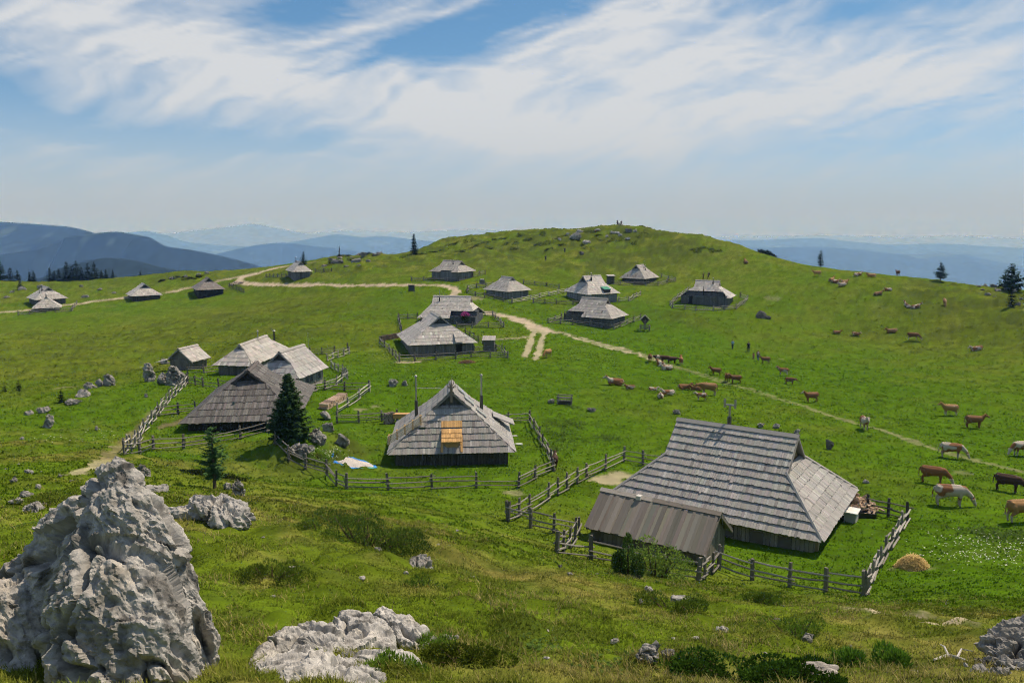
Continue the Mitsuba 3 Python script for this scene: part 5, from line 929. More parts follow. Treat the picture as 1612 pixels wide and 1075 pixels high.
# ---------------------------------------------------------------- grass
def sward():
    rng = np.random.default_rng(99)
    # blades on the near slope
    N = 270000
    az = rng.uniform(math.radians(-36), math.radians(36), N); r = np.exp(rng.uniform(math.log(6.2), math.log(34), N))
    x, y = r*np.sin(az), r*np.cos(az)
    P3 = xyz(np.stack([x, y], -1))
    clump = fbm(P3/.55, 2, 81); tall = fbm(P3/2.2, 2, 82)
    keep = clump+.35*rng.random(N) > .52
    x, y, r, clump, tall = (t[keep] for t in (x, y, r, clump, tall)); N = len(x)
    z = surface(x, y)
    dryb = rng.random(N) < np.clip(0.06+1.0*(tall-.46), .02, .38)
    ln = rng.uniform(.035, .095, N)*(1+1.6*np.maximum(clump-.5, 0)*2)+dryb*rng.uniform(.01, .09, N)
    a = rng.uniform(0, 2*math.pi, N); bend = rng.uniform(.15, .9, N)
    d = np.stack([np.cos(a), np.sin(a)], -1)*bend[:, None]
    sd = np.stack([-np.sin(a), np.cos(a), 0*a], -1)
    w = rng.uniform(.005, .009, N)*(r/9)**.55
    b = np.stack([x, y, z-.015], -1)
    m = b+np.concatenate([d*.35, np.full((N, 1), .75)], 1)*(ln*.6)[:, None]
    e = b+np.concatenate([d*1.0, np.full((N, 1), .9)], 1)*ln[:, None]
    v = np.stack([b-sd*w[:, None], b+sd*w[:, None], m+sd*w[:, None]*.7, m-sd*w[:, None]*.7, e], 1)
    f = np.array([[0, 1, 2], [0, 2, 3], [3, 2, 4]])[None]+5*np.arange(N)[:, None, None]
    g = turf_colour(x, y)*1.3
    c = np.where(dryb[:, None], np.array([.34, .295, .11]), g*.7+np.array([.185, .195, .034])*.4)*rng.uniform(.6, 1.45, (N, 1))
    k = thing('grass', 'rough grass with dry stalks covering the near slope', 'grass', kind='stuff')
    put(k, (v.reshape(-1, 3), f.reshape(-1, 3)), 'm_leaf', np.repeat(c, 5, 0))
    # short tufts of the grazed pasture
    N = 240000
    az = rng.uniform(math.radians(-36), math.radians(36), N); r = np.exp(rng.uniform(math.log(26), math.log(190), N))
    x, y = r*np.sin(az), r*np.cos(az); P3 = xyz(np.stack([x, y], -1))
    keep = (fbm(P3/1.1, 2, 83)+.5*rng.random(N) > .66+.25*smoothstep(110, 190, r)) & (worn(x, y) < .25)
    for hx, hy, hr in FLATS: keep &= (np.hypot(x-hx, y-hy) > hr*.6)
    x, y, r = x[keep], y[keep], r[keep]; N = len(x)
    b = np.stack([x, y, surface(x, y)-.03], -1); a = rng.uniform(0, 6.28, N)
    ln = rng.uniform(.03, .075, N)*(1+r/110); w = ln*rng.uniform(.7, 1.5, N)*(1+r/140)
    sd = np.stack([np.cos(a), np.sin(a), 0*a], -1)
    e = b+np.stack([rng.normal(0, .5, N)*ln, rng.normal(0, .5, N)*ln, ln+.03], -1)
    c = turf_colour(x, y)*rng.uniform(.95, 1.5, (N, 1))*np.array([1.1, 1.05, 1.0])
    k = thing('pasture_tufts', 'short grazed grass tufts all over the pasture', 'grass', kind='stuff')
    put(k, tri_mesh(np.stack([b-sd*w[:, None]*.5, b+sd*w[:, None]*.5, e], 1)), 'm_leaf', np.repeat(c, 3, 0))
sward()

# ---------------------------------------------------------------- post-and-rail fences
def fence(pts, label, step=2.6, h=1.08, rails=3, tone=.20, seed=1, group='wooden post-and-rail fences', thick=1.0, gaps=()):
    rng = np.random.default_rng(700+seed)
    k = thing('rail_fence', label, 'fence', group)
    P_ = [np.array(p, float) for p in pts]; posts = []; spans = []
    for i, (a, b) in enumerate(zip(P_[:-1], P_[1:])):
        n = max(1, int(round(np.linalg.norm(b-a)/step)))
        for j in range(n): posts.append(a+(b-a)*j/n)
    posts.append(P_[-1])
    tone = tone*.74 if tone < .35 else tone*.82
    tc = np.array([tone, tone*.93, tone*.83])
    for i, p in enumerate(posts):
        z = gz(p)-.25; hh = h*rng.uniform(.98, 1.14); lean = rng.normal(0, .05, 2)
        q = posts[min(i+1, len(posts)-1)]-posts[max(i-1, 0)]; rot = math.atan2(q[1], q[0])+rng.normal(0, .1)
        w, d = .085*thick*rng.uniform(.85, 1.2), .065*thick
        b0 = np.array([(-w, -d, 0), (w, -d, 0), (w, d, 0), (-w, d, 0)]); t0 = b0*.85+[(lean[0], lean[1], hh+.25)]
        t0[:, 2] += rng.normal(0, .03, 4)
        part(k, 'post', (lambda m: placed(m, rot, (p[0], p[1], z)))(hexes([np.vstack([b0, t0])])), 'm_wood', tc*.72*rng.uniform(.75, 1.25))
    for i, (a, b) in enumerate(zip(posts[:-1], posts[1:])):
        if i in gaps: continue
        dr_ = (b-a)/np.linalg.norm(b-a); nr = np.array([-dr_[1], dr_[0]])
        za, zb = gz(a), gz(b)
        for r_ in range(rails):
            t = (r_+.55)/rails*.93
            if rng.random() < .02: continue
            a2 = a-dr_*rng.uniform(.05, .3)+nr*(.10*(1 if (i+r_) % 2 else -1)); b2 = b+dr_*rng.uniform(.05, .3)+nr*(.10*(1 if (i+r_) % 2 else -1))
            z0, z1 = za+h*t+rng.normal(0, .035), zb+h*t+rng.normal(0, .035); mid = (a2+b2)/2
            pts3 = [(*a2, z0), (*(mid+nr*rng.normal(0, .02)), (z0+z1)/2-rng.uniform(-.01, .05)), (*b2, z1)]
            m = tube(pts3, np.array([.043, .049, .041])*thick*rng.uniform(.85, 1.2), 5)
            part(k, 'rail', m, 'm_wood', tc*rng.uniform(.75, 1.45)*(1.0 if r_ < rails-1 else 1.1))
    return k
fence([(-19.53, 68.30), (-18.86, 62.63), (-18.40, 59.99), (-16.88, 58.17), (-15.44, 57.40), (-13.52, 56.01), (-11.07, 51.01), (-8.47, 52.49), (-5.60, 53.48), (-2.52, 54.10), (0.46, 54.77), (1.70, 56.84), (3.26, 59.73), (3.02, 65.30), (2.43, 70.19), (1.73, 75.37), (-0.37, 74.92), (-2.21, 74.75)], 'long fence that rings the central hut yard from the spruce round to its back', 2.7, seed=1, tone=.24)
fence([(-16.42, 72.79), (-14.57, 73.68), (-12.58, 74.84), (-11.20, 75.47)], 'short fence behind the central hut, left of the stacked planks', 1.9, seed=2, tone=.26)
fence([(-27.78, 55.14), (-31.40, 65.98), (-33.09, 72.66), (-34.76, 79.73), (-37.10, 89.00)], 'pale fence climbing the left edge of the dark barn yard', 1.9, h=1.15, seed=3, tone=.40)
fence([(-27.46, 54.51), (-27.91, 59.98), (-26.45, 62.05), (-24.73, 63.74), (-22.97, 65.36), (-21.41, 67.64), (-20.78, 68.72)], 'fence in front of the dark barn, behind the thin young spruce', 2.4, seed=4, tone=.22)
fence([(-32.88, 72.18), (-31.54, 73.22), (-30.17, 73.99)], 'short cross fence left of the dark barn roof', 1.6, seed=5, tone=.22)
fence([(-36.96, 89.00), (-34.53, 87.22), (-32.31, 86.02), (-30.44, 85.28)], 'fence above the dark barn, right of the pale boulder', 1.9, seed=6, tone=.2)
fence([(-40.65, 98.09), (-38.97, 98.91), (-37.65, 100.56), (-35.78, 100.35), (-34.42, 100.93)], 'fence between the gabled shed and the low curved-roof hut', 2.2, seed=7, tone=.24)
fence([(-30.18, 117.25), (-28.36, 117.18), (-26.84, 118.47), (-25.01, 119.82)], 'dark fence on the green behind the left group', 2.0, seed=8, tone=.2)
fence([(-26.15, 111.24), (-25.35, 114.22), (-24.29, 117.25)], 'bright short fence panel standing free behind the left group', 1.8, seed=9, tone=.46)
fence([(-23.88, 103.59), (-22.29, 100.18), (-21.43, 98.82), (-19.31, 91.63), (-19.70, 87.62), (-20.45, 85.34), (-21.27, 84.40), (-22.06, 83.47)], 'curved fence around the plank-walled hut of the left group', 2.0, seed=10, tone=.36)
fence([(-20.45, 85.34), (-18.28, 84.91), (-15.72, 85.33)], 'low dark fence running right from the plank-walled hut', 2.4, seed=11, tone=.2)
fence([(-15.54, 85.09), (-16.06, 81.95), (-16.66, 78.94), (-17.11, 75.94)], 'bright fence panel beside the firewood stack', 2.6, seed=12, tone=.46)
fence([(-21.07, 125.40), (-18.67, 119.56), (-16.16, 112.63), (-14.10, 113.68), (-11.13, 114.44), (-8.28, 114.87), (-6.00, 115.64), (-3.18, 115.41), (-0.65, 115.11), (-1.56, 120.24), (-2.69, 122.98)], 'fence ringing the front of the open-door hut, mid distance centre', 2.6, h=1.15, seed=13, tone=.24, thick=1.15)
fence([(-5.82, 119.79), (-4.28, 120.22), (-2.44, 120.76)], 'short fence under the little box shed', 1.9, seed=14, tone=.24)
fence([(-7.98, 135.58), (-6.36, 131.38), (-4.73, 127.24)], 'short fence slanting behind the little box shed', 2.2, seed=15, tone=.18)
fence([(-17.84, 148.93), (-19.56, 148.35), (-21.27, 147.82), (-20.10, 141.08), (-18.87, 134.55)], 'dark fence left of the porch-recess hut', 2.6, seed=16, tone=.22, thick=1.15)
fence([(-9.92, 141.55), (-7.19, 141.63), (-4.25, 142.67), (-1.50, 143.01), (-2.64, 149.38), (-3.71, 154.07), (-6.09, 154.59)], 'fence ringing the yard right of the porch-recess hut', 2.6, seed=17, tone=.26, thick=1.15)
fence([(-4.45, 185.82), (-6.03, 184.12), (-8.20, 183.15), (-10.01, 181.45), (-10.05, 176.96), (-8.06, 173.61), (-5.94, 172.47), (-3.84, 171.36), (-1.89, 168.86), (0.00, 166.76)], 'fence round the small steep-hipped hut, left of the green awning', 2.6, seed=18, tone=.22, thick=1.2)
fence([(0.00, 167.09), (3.98, 171.48), (8.17, 175.92), (12.59, 180.97)], 'long bright fence leading to the green-awning hut', 3.0, seed=19, tone=.42, thick=1.2)
fence([(4.58, 168.22), (6.99, 167.78), (9.41, 167.65), (12.85, 167.00), (14.38, 167.69)], 'dark fence in front of the green-awning hut', 2.6, seed=20, tone=.2, thick=1.2)
fence([(20.59, 170.18), (22.97, 170.60), (25.35, 171.98), (29.08, 179.88)], 'bright fence right of the green-awning hut', 2.6, seed=21, tone=.40, thick=1.2)
fence([(2.73, 189.81), (5.42, 188.63), (8.09, 187.49), (10.93, 184.77)], 'faint fence behind the steep-hipped hut', 2.8, seed=22, tone=.2, thick=1.2)
fence([(23.56, 196.69), (26.66, 196.34), (30.20, 196.89), (36.21, 197.10), (38.79, 199.12), (41.15, 200.58), (38.50, 205.39)], 'fence round the uppermost hut of the right group', 2.8, seed=23, tone=.24, thick=1.25)
fence([(12.72, 158.30), (9.69, 154.57), (6.90, 150.48), (9.17, 150.01), (11.61, 150.20), (14.93, 149.51), (18.98, 147.23), (22.12, 151.82), (25.33, 155.95)], 'fence round the post-porch hut beside the track', 2.8, seed=24, tone=.27, thick=1.2)
fence([(41.66, 186.07), (37.57, 177.76), (33.77, 169.15), (33.73, 166.17), (36.04, 165.11), (38.20, 164.09), (41.68, 163.77), (44.16, 164.74), (47.03, 166.04), (49.22, 169.59), (51.52, 173.36), (50.70, 176.38)], 'fence ringing the wide hut at the far right of the group', 2.4, seed=25, tone=.34, thick=1.25)
fence([(-24.42, 193.61), (-21.40, 192.89), (-18.70, 192.00), (-15.73, 191.25), (-12.87, 191.96), (-9.74, 197.00), (-6.77, 202.20)], 'fence round the lone hut under the hill', 2.8, seed=26, tone=.2, thick=1.25)
fence([(-69.21, 224.23), (-64.46, 219.01), (-59.52, 213.80), (-56.16, 212.73), (-53.72, 213.25)], 'fence in front of the small hut at the track loop', 2.8, seed=27, tone=.17, thick=1.25)
fence([(-53.31, 215.82), (-50.66, 214.79), (-48.42, 213.99)], 'short dark fence right of the small hut at the track loop', 2.6, seed=28, tone=.14, thick=1.25)
fence([(-78.66, 221.23), (-74.95, 216.03), (-70.16, 207.83)], 'dark fence right of the black-walled hut', 2.6, seed=29, tone=.13, thick=1.3)
fence([(-120.29, 192.70), (-117.69, 192.78), (-114.85, 194.85), (-112.88, 195.52), (-109.86, 197.49), (-112.15, 202.91), (-113.44, 206.55)], 'fence in front of the two far left huts', 2.8, seed=30, tone=.24, thick=1.25)
fence([(-0.23, 45.43), (1.10, 48.87), (2.45, 51.56), (3.95, 54.65), (5.64, 57.66), (7.32, 60.14), (9.13, 62.77), (10.58, 62.07), (11.93, 61.62)], 'long fence running back beside the bare patch left of the large hut', 2.2, h=1.2, seed=31, tone=.27)
fence([(-0.23, 45.43), (1.09, 44.81), (2.40, 44.01), (3.64, 43.76)], 'fence corner at the left of the plank shed', 2.0, h=1.2, seed=32, tone=.25)
fence([(3.99, 44.84), (2.08, 35.31), (3.82, 36.49), (5.50, 36.38), (7.19, 35.58), (8.58, 34.70), (10.98, 40.14)], 'fence passing in front of the plank shed behind the shrub', 2.3, h=1.15, seed=33, tone=.24)
fence([(10.98, 39.87), (11.98, 37.42), (13.40, 36.18), (14.63, 34.90), (15.38, 32.68)], 'fence from the plank shed to the front right corner of the large hut yard', 2.3, h=1.15, seed=34, tone=.28)
fence([(15.38, 32.68), (18.61, 38.48), (21.28, 42.43), (24.96, 47.90)], 'pale close-railed fence on the right side of the large hut yard', 1.9, h=1.15, seed=35, tone=.36)
fence([(24.96, 47.90), (24.33, 49.17), (23.47, 50.19)], 'dark fence at the back right corner of the large hut yard', 2.3, h=1.2, seed=36, tone=.12)
# firewood wall and stacks
def woodpile(a, b, h, d, label, seed, logl=.5, bark=(.30, .20, .13), face=(.62, .47, .33), r=.085):
    rng = np.random.default_rng(seed); a, b = np.array(a), np.array(b); L = np.linalg.norm(b-a); dr_ = (b-a)/L; n_ = np.array([-dr_[1], dr_[0]])
    k = thing('woodpile', label, 'firewood'); cnt = 0
    for iz in range(max(1, int(h/(1.75*r)))):
        for ix in range(max(1, int(L/(2*r)))):
            for iy in range(max(1, int(round(d/logl)))):
                p = a+dr_*((ix+.5+.5*(iz % 2))*2*r+rng.normal(0, r*.15))+n_*(iy*logl*1.03+rng.normal(0, .03)); z = gz(p)+r+iz*1.72*r
                c3 = np.array([*p, z]); e = np.array([*(n_*logl), rng.normal(0, .02)])
                m = tube([c3, c3+e], r*rng.uniform(.8, 1.08), 6); v = m[0]
                col = np.tile(np.array(bark)*rng.uniform(.7, 1.5), (len(v), 1)); col[-2:] = np.array(face)*rng.uniform(.7, 1.15)
                nm = 'log' if cnt < 290 else None
                if nm: part(k, nm, m, 'm_wood', col.clip(0, 1)); cnt += 1
    return k
woodpile((-18.34, 77.28), (-17.26, 81.94), .75, 1.0, 'big firewood stack beside the bright fence panel, behind the spruce', 1, logl=1.0, r=.12, bark=(.44, .33, .24))
woodpile((-20.99, 126.77), (-17.51, 130.74), 1.0, .5, 'long dark firewood wall left of the open-door hut', 2, r=.12, bark=(.12, .09, .07), face=(.30, .22, .16))
woodpile((-12.17, 73.77), (-11.21, 74.27), 1.05, .5, 'firewood stack behind the left corner of the central hut', 3, r=.10, bark=(.20, .16, .13), face=(.62, .55, .46))
k = thing('plank_stack', 'stack of fresh orange planks beside the firewood behind the central hut', 'planks')
p_ = (-10.50, 74.43); z_ = gz(p_)
for i in range(5):
    for j in range(3): part(k, 'plank', (lambda m: placed(m, .05, (p_[0], p_[1], z_)))(box(-.9, .9, -.35+.24*j, -.13+.24*j, .62+.09*i, .70+.09*i)), 'm_wood', WARM*(.75+.1*((i*3+j) % 4)))
part(k, 'bearer', (lambda m: placed(m, .05, (p_[0], p_[1], z_)))(box(-.6, -.4, -.4, .4, -.1, .615)), 'm_wood', MIDWOOD*.6); part(k, 'bearer', (lambda m: placed(m, .05, (p_[0], p_[1], z_)))(box(.4, .6, -.4, .4, -.1, .615)), 'm_wood', MIDWOOD*.6)
def heap(xy, w, d, h, label, n, col, seed, rad=.07, ln=.45, name='firewood_heap', cat='firewood'):
    rng = np.random.default_rng(seed); k = thing(name, label, cat); x, y = xy
    for i in range(n):
        u, v = rng.normal(0, .33, 2).clip(-.7, .7); p = np.array([x+u*w, y+v*d]); zz = gz(p)+h*max(0, 1-1.3*math.hypot(u, v))*rng.uniform(.5, 1)+rad
        a = rng.uniform(0, 6.28); e = np.array([math.cos(a), math.sin(a), rng.normal(0, .3)])*ln/2; c = np.array([*p, zz])
        part(k, 'log', tube([c-e, c+e], rad*rng.uniform(.7, 1.2), 5), 'm_wood', (np.array(col)*rng.uniform(.6, 1.3)).clip(0, 1))
heap((22.94, 50.70), 2.2, 1.8, 1.2, 'loose heap of split firewood behind the right corner of the large hut', 130, (.55, .40, .28), 4)
k = thing('tray', 'dark tray holding the foot of the split firewood heap', 'tray')
p_ = (22.65, 50.03); put(k, (lambda m: placed(m, -.3, (p_[0], p_[1], gz(p_))))(join([box(-1.1, 1.1, -.9, -.85, .05, .4), box(-1.1, 1.1, -.85, .9, .05, .1)])), 'm_metal', (.05, .05, .05))
heap((-77.16, 222.59), 3.0, 1.6, .9, 'small firewood heap right of the black-walled hut', 26, (.52, .42, .36), 5, .14, .9)

# ---------------------------------------------------------------- plank shed in front of the large hut
def plank_shed():
    rng = np.random.default_rng(55)
    k = thing('plank_shed', 'low shed with a roof of broad grey upright planks, in front of the large hut', 'shed')
    x, y, rot, a, b, he, hr = SHEDQ; z = gz((x, y)); W = lambda m: (rz(vm(m)[0], rot, (x, y, z)), vm(m)[1])
    roof = part(k, 'roof', W(hexes([[(-a+.05, s*b*.97, he-.10), (a-.05, s*b*.97, he-.10), (a-.05, 0, hr-.09), (-a+.05, 0, hr-.09), (-a+.05, s*b*.97, he-.04), (a-.05, s*b*.97, he-.04), (a-.05, 0, hr-.03), (-a+.05, 0, hr-.03)] for s in (1, -1)])), 'm_wood', (.10, .09, .08))
    for s in (-1, 1):
        n = 34; e = np.linspace(-a, a, n+1); e[1:-1] += rng.normal(0, .03, n-1)
        nn = np.array([0, s*(hr-he), b]); nn /= np.linalg.norm(nn)
        for i in range(n):
            o = .012+(.030 if i % 2 else 0)+rng.uniform(0, .008); low = rng.uniform(-.03, .05)
            d = np.array([0, s*b, he-hr]); d /= np.linalg.norm(d)
            x0, x1 = e[i]+(.006 if i % 2 else -.03), e[i+1]-(.006 if i % 2 else -.03); tw = rng.normal(0, .01, 4)
            top = [np.array([x0, 0, hr])+d*.02, np.array([x1, 0, hr])+d*.02]; bot = [np.array([x1, s*b, he])+d*low, np.array([x0, s*b, he])+d*low]
            q4 = [top[0], top[1], bot[0], bot[1]]
            c = np.array([.200, .185, .160])*rng.uniform(.74, 1.26)*(1+rng.normal(0, .03, 3))
            # split lengthways so that the grain differs along the board
            part(roof, 'plank', W(hexes([[p+nn*(o+t) for p, t in zip(q4, tw)]+[p+nn*(o+.032+t) for p, t in zip(q4, tw)]])), 'm_wood', c)
    for i, (x0, x1) in enumerate(((-a-.1, -a*.1), (-a*.08, a+.1))):
        for s in (1, -1):
            part(roof, 'ridge_board', W(hexes([[(x0, 0, hr+.045), (x1, 0, hr+.045), (x1, s*.26, hr-.10), (x0, s*.26, hr-.10), (x0, 0, hr+.08), (x1, 0, hr+.08), (x1, s*.27, hr-.065), (x0, s*.27, hr-.065)]])), 'm_wood', (.30, .28, .25) if i == 0 else (.17, .15, .13))
    m = box(-a*.36, -a*.28, -.36, -.02, hr-.12, hr+.12); part(roof, 'patch', W(m), 'm_wood', (.55, .53, .50))
    wl = part(k, 'wall', W(box(-a+.25, a-.35, -b+.35, b-.35, -1.6, he+.02)), 'm_wood', (.06, .055, .05))
    def pl(x0, x1, y0, y1, z0, z1): part(wl, 'board', W(box(x0, x1, y0, y1, z0, z1)), 'm_wood', np.array([.15, .135, .115])*rng.uniform(.7, 1.3))
    n = 24
    for i in range(n): 
        x0 = -a+.25+(2*a-.6)*i/n; pl(x0+.01, x0+(2*a-.6)/n-.01, -b+.30, -b+.34, -1.6, he+.03)
    m_ = 9
    for i in range(m_):
        y0 = -b+.36+(2*b-.72)*i/m_; yc = y0+(b-.36)/m_
        pl(a-.34, a-.30, y0+.012, y0+(2*b-.72)/m_-.012, -1.6, hr-.16-(hr-he)*abs(yc)/b)
    for s in (1, -1): part(roof, 'rake_board', W(hexes([[(a-.06, 0, hr-.2), (a+.04, 0, hr-.2), (a+.04, s*b, he-.2), (a-.06, s*b, he-.2), (a-.06, 0, hr-.02), (a+.04, 0, hr-.02), (a+.04, s*b, he-.02), (a-.06, s*b, he-.02)]])), 'm_wood', (.17, .155, .135))
SHEDQ = [8.435, 43.743, -0.587, 3.605, 2.217, 1.137, 2.828]
plank_shed()

# ---------------------------------------------------------------- small built things
def local(xy, rot=0.0, dz=0.0):
    z = gz(xy)+dz; return lambda m: (rz(vm(m)[0], rot, (xy[0], xy[1], z)), vm(m)[1])
def small_shed():
    W = local((-3.53, 121.29), -.05); k = thing('box_shed', 'little box-like outhouse with a lean-to shingle roof beside the open-door hut', 'shed')
    part(k, 'wall', W(box(-.85, .85, -.7, .7, -.4, 1.75)), 'm_wood', (.12, .115, .105))
    rf = part(k, 'roof', W(hexes([[(-1, -.95, 1.76), (1, -.95, 1.76), (1, .9, 2.2), (-1, .9, 2.2), (-1, -.95, 1.8), (1, -.95, 1.8), (1, .9, 2.24), (-1, .9, 2.24)]])), 'm_wood', PALE*.5)
    for i in range(6):
        x0 = -1.02+.34*i; part(rf, 'board', W(hexes([[(x0, -1.0, 1.81), (x0+.32, -1.0, 1.81), (x0+.32, .92, 2.25), (x0, .92, 2.25), (x0, -1.0, 1.85), (x0+.32, -1.0, 1.85), (x0+.32, .92, 2.29), (x0, .92, 2.29)]])), 'm_wood', PALE*(.85+.06*(i % 3)))
small_shed()
def shrine():
    W = local((24.72, 146.80), -.12); k = thing('wayside_shrine', 'roofed wayside crucifix inside a small square railing on the green', 'shrine')
    part(k, 'post', W(box(-.09, .09, -.09, .09, -.3, 2.3)), 'm_wood', (.10, .085, .07))
    part(k, 'back_board', W((np.array([(-.75, .05, 1.95), (0, .05, .95), (.75, .05, 1.95), (0, .05, 2.75), (-.75, .13, 1.95), (0, .13, .95), (.75, .13, 1.95), (0, .13, 2.75)]), np.array([[0, 1, 2], [0, 2, 3], [4, 6, 5], [4, 7, 6], [0, 4, 5], [0, 5, 1], [1, 5, 6], [1, 6, 2], [2, 6, 7], [2, 7, 3], [3, 7, 4], [3, 4, 0]]))), 'm_wood', (.075, .065, .055))
    part(k, 'cross_beam', W(box(-.4, .4, -.1, -.02, 1.75, 1.86)), 'm_wood', (.16, .12, .09))
    part(k, 'figure', W(capsules([((0, -.14, 1.95), .06, (0, -.14, 1.45), .05), ((0, -.14, 1.45), .05, (0, -.12, 1.15), .035), ((0, -.14, 1.8), .035, (.33, -.12, 1.86), .025), ((0, -.14, 1.8), .035, (-.33, -.12, 1.86), .025), ((0, -.15, 2.0), .06, (0, -.15, 2.06), .05)], .08, 2)), 'm_matte', (.35, .27, .2))
    rf = part(k, 'roof', W(hexes([[(0, -.55, 2.82), (0, .55, 2.82), (s*.95, .55, 1.92), (s*.95, -.55, 1.92), (0, -.55, 2.9), (0, .55, 2.9), (s*1.0, .55, 1.99), (s*1.0, -.55, 1.99)] for s in (1, -1)])), 'm_wood', MIDWOOD*1.1)
    for s in (-1, 1):
        for t in (-1, 1): part(k, 'rail_post', W(box(s*.85-.06, s*.85+.06, t*.8-.06, t*.8+.06, -.3, 1.0)), 'm_wood', MIDWOOD*.7)
        for z_ in (.35, .65, .92):
            part(k, 'rail', W(box(-.95, .95, s*.88-.03, s*.88+.03, z_-.05, z_+.05)), 'm_wood', MIDWOOD*.75)
            part(k, 'rail', W(box(s*.93-.03, s*.93+.03, -.84, .84, z_-.05, z_+.05)), 'm_wood', MIDWOOD*(1.9 if s > 0 else .7))
shrine()
def trough():
    W = local((5.65, 83.25), -.15); k = thing('fenced_trough', 'small dark wooden trough guarded by two rails, alone in the pasture', 'trough')
    part(k, 'trough', W(join([box(-.65, .65, -.35, -.28, -.1, .42), box(-.65, .65, .28, .35, -.1, .42), box(-.65, -.58, -.28, .28, -.1, .42), box(.58, .65, -.28, .28, -.1, .42), box(-.58, .58, -.28, .28, -.1, .02)])), 'm_wood', (.06, .055, .05))
    for s in (-1, 1):
        for t in (-1, 1): part(k, 'post', W(box(s*.72-.05, s*.72+.05, t*.45-.05, t*.45+.05, -.2, 1.0)), 'm_wood', MIDWOOD*.8)
    for z_ in (.55, .9):
        for t in (-1, 1): part(k, 'rail', W(box(-.85, .85, t*.52-.03, t*.52+.03, z_-.05, z_+.05)), 'm_wood', MIDWOOD*1.4)
trough()
def board():
    W = local((-22.56, 178.53), .1); k = thing('information_board', 'dark upright board standing in the grass below the track', 'sign')
    part(k, 'panel', W(box(-.62, .62, -.06, .06, .15, 1.6)), 'm_wood', (.045, .05, .055)); 
    for s in (-1, 1): part(k, 'post', W(box(s*.66-.05, s*.66+.05, -.06, .06, -.3, 1.7)), 'm_wood', (.06, .06, .055))
board()
def privy():
    W = local((24.39, 197.11), .2); k = thing('privy', 'small dark privy with a pale flat roof left of the uppermost right-hand hut', 'shed')
    part(k, 'wall', W(box(-.8, .8, -.7, .7, -.4, 1.9)), 'm_wood', (.07, .07, .065)); part(k, 'roof', W(hexes([[(-1, -.9, 1.91), (1, -.9, 1.91), (1, .9, 2.15), (-1, .9, 2.15), (-1, -.9, 1.98), (1, -.9, 1.98), (1, .9, 2.22), (-1, .9, 2.22)]])), 'm_wood', PALE)
privy()
def trough2():
    W = local((-7.09, 188.77), .1); k = thing('stone_trough', 'grey water trough with a pale lid between the lone hut and the steep-hipped hut', 'trough')
    part(k, 'body', W(box(-.6, .6, -.5, .5, -.3, .95)), 'm_matte', (.17, .16, .14)); part(k, 'lid', W(box(-.45, .45, -.55, .55, .953, 1.2)), 'm_matte', (.42, .41, .39))
trough2()
# tarpaulin heaped with gravel inside the central yard
def tarp():
    x, y = (-12.30, 59.72); rng = np.random.default_rng(8); k = thing('tarpaulin', 'crumpled blue tarpaulin spread on the lawn under the gravel', 'tarpaulin')
    n, m = 48, 10; a = np.arange(n)*2*math.pi/n; R_ = 1+.07*np.sin(5*a+1)+.05*rng.normal(size=n)
    V = []; C = []
    for j in range(m):
        t = j/(m-1); px = x+np.cos(a)*R_*1.78*t; py = y+np.sin(a)*R_*.98*t
        cr = .05*fbm(np.stack([px*3, py*3, 0*px], -1), 3, 5)+.09*np.exp(-((t-.88)/.1)**2)*(.4+.9*rng.random(n))
        V.append(np.stack([px, py, ground(px, py)+.03+cr], -1))
        g = (np.cos(a) > .35)[:, None] & (np.sin(a) < -.2)[:, None]
        C.append(np.where(g, [.10, .42, .36], [.03, .22, .62])*rng.uniform(.75, 1.2, (n, 1)))
    i, j = np.meshgrid(np.arange(n), np.arange(m-1), indexing='ij'); q = np.stack([j*n+i, (j+1)*n+i, (j+1)*n+(i+1) % n, j*n+(i+1) % n], -1).reshape(-1, 4)
    put(k, (np.vstack(V), np.vstack([q[:, [0, 1, 2]], q[:, [0, 2, 3]]])), 'm_wood', np.vstack(C))
    k = thing('gravel_heap', 'flat heap of pale gravel lying on the blue tarpaulin', 'gravel', kind='stuff')
    r = np.linspace(0, 1, 12); V = []
    for t in r:
        w = 1+.06*np.sin(3*a)+.05*np.sin(7*a+2); px = x-.05+np.cos(a)*w*1.55*t; py = y+.05+np.sin(a)*w*.80*t
        V.append(np.stack([px, py, ground(px, py)+.06+.20*np.maximum(0, 1-t**1.7)+.05*fbm(np.stack([px*5, py*5, 0*px], -1), 3, 6)], -1))
    V = np.vstack(V); i, j = np.meshgrid(np.arange(n), np.arange(11), indexing='ij'); q = np.stack([j*n+i, (j+1)*n+i, (j+1)*n+(i+1) % n, j*n+(i+1) % n], -1).reshape(-1, 4)
    N = 2500; t = np.sqrt(rng.random(N)); b = rng.uniform(0, 6.28, N); px = x-.05+np.cos(b)*1.52*t; py = y+.05+np.sin(b)*.78*t; pz = ground(px, py)+.075+.20*(1-t**1.7)
    s = rng.uniform(.015, .035, N); tet = np.array([(1, 0, -.3), (-.5, .87, -.3), (-.5, -.87, -.3), (0, 0, .9)])
    vs = np.stack([px, py, pz], -1)[:, None]+tet[None]*s[:, None, None]; fs = np.array([[0, 1, 3], [1, 2, 3], [2, 0, 3], [0, 2, 1]])[None]+4*np.arange(N)[:, None, None]
    mesh, col = joinc([(V, np.vstack([q[:, [0, 1, 2]], q[:, [0, 2, 3]]])), (vs.reshape(-1, 3), fs.reshape(-1, 3))], [(.58, .54, .50), np.repeat(np.array([.60, .56, .52])*rng.uniform(.6, 1.3, (N, 1)), 4, 0).clip(0, .9)])
    put(k, mesh, 'm_matte', col)
tarp()
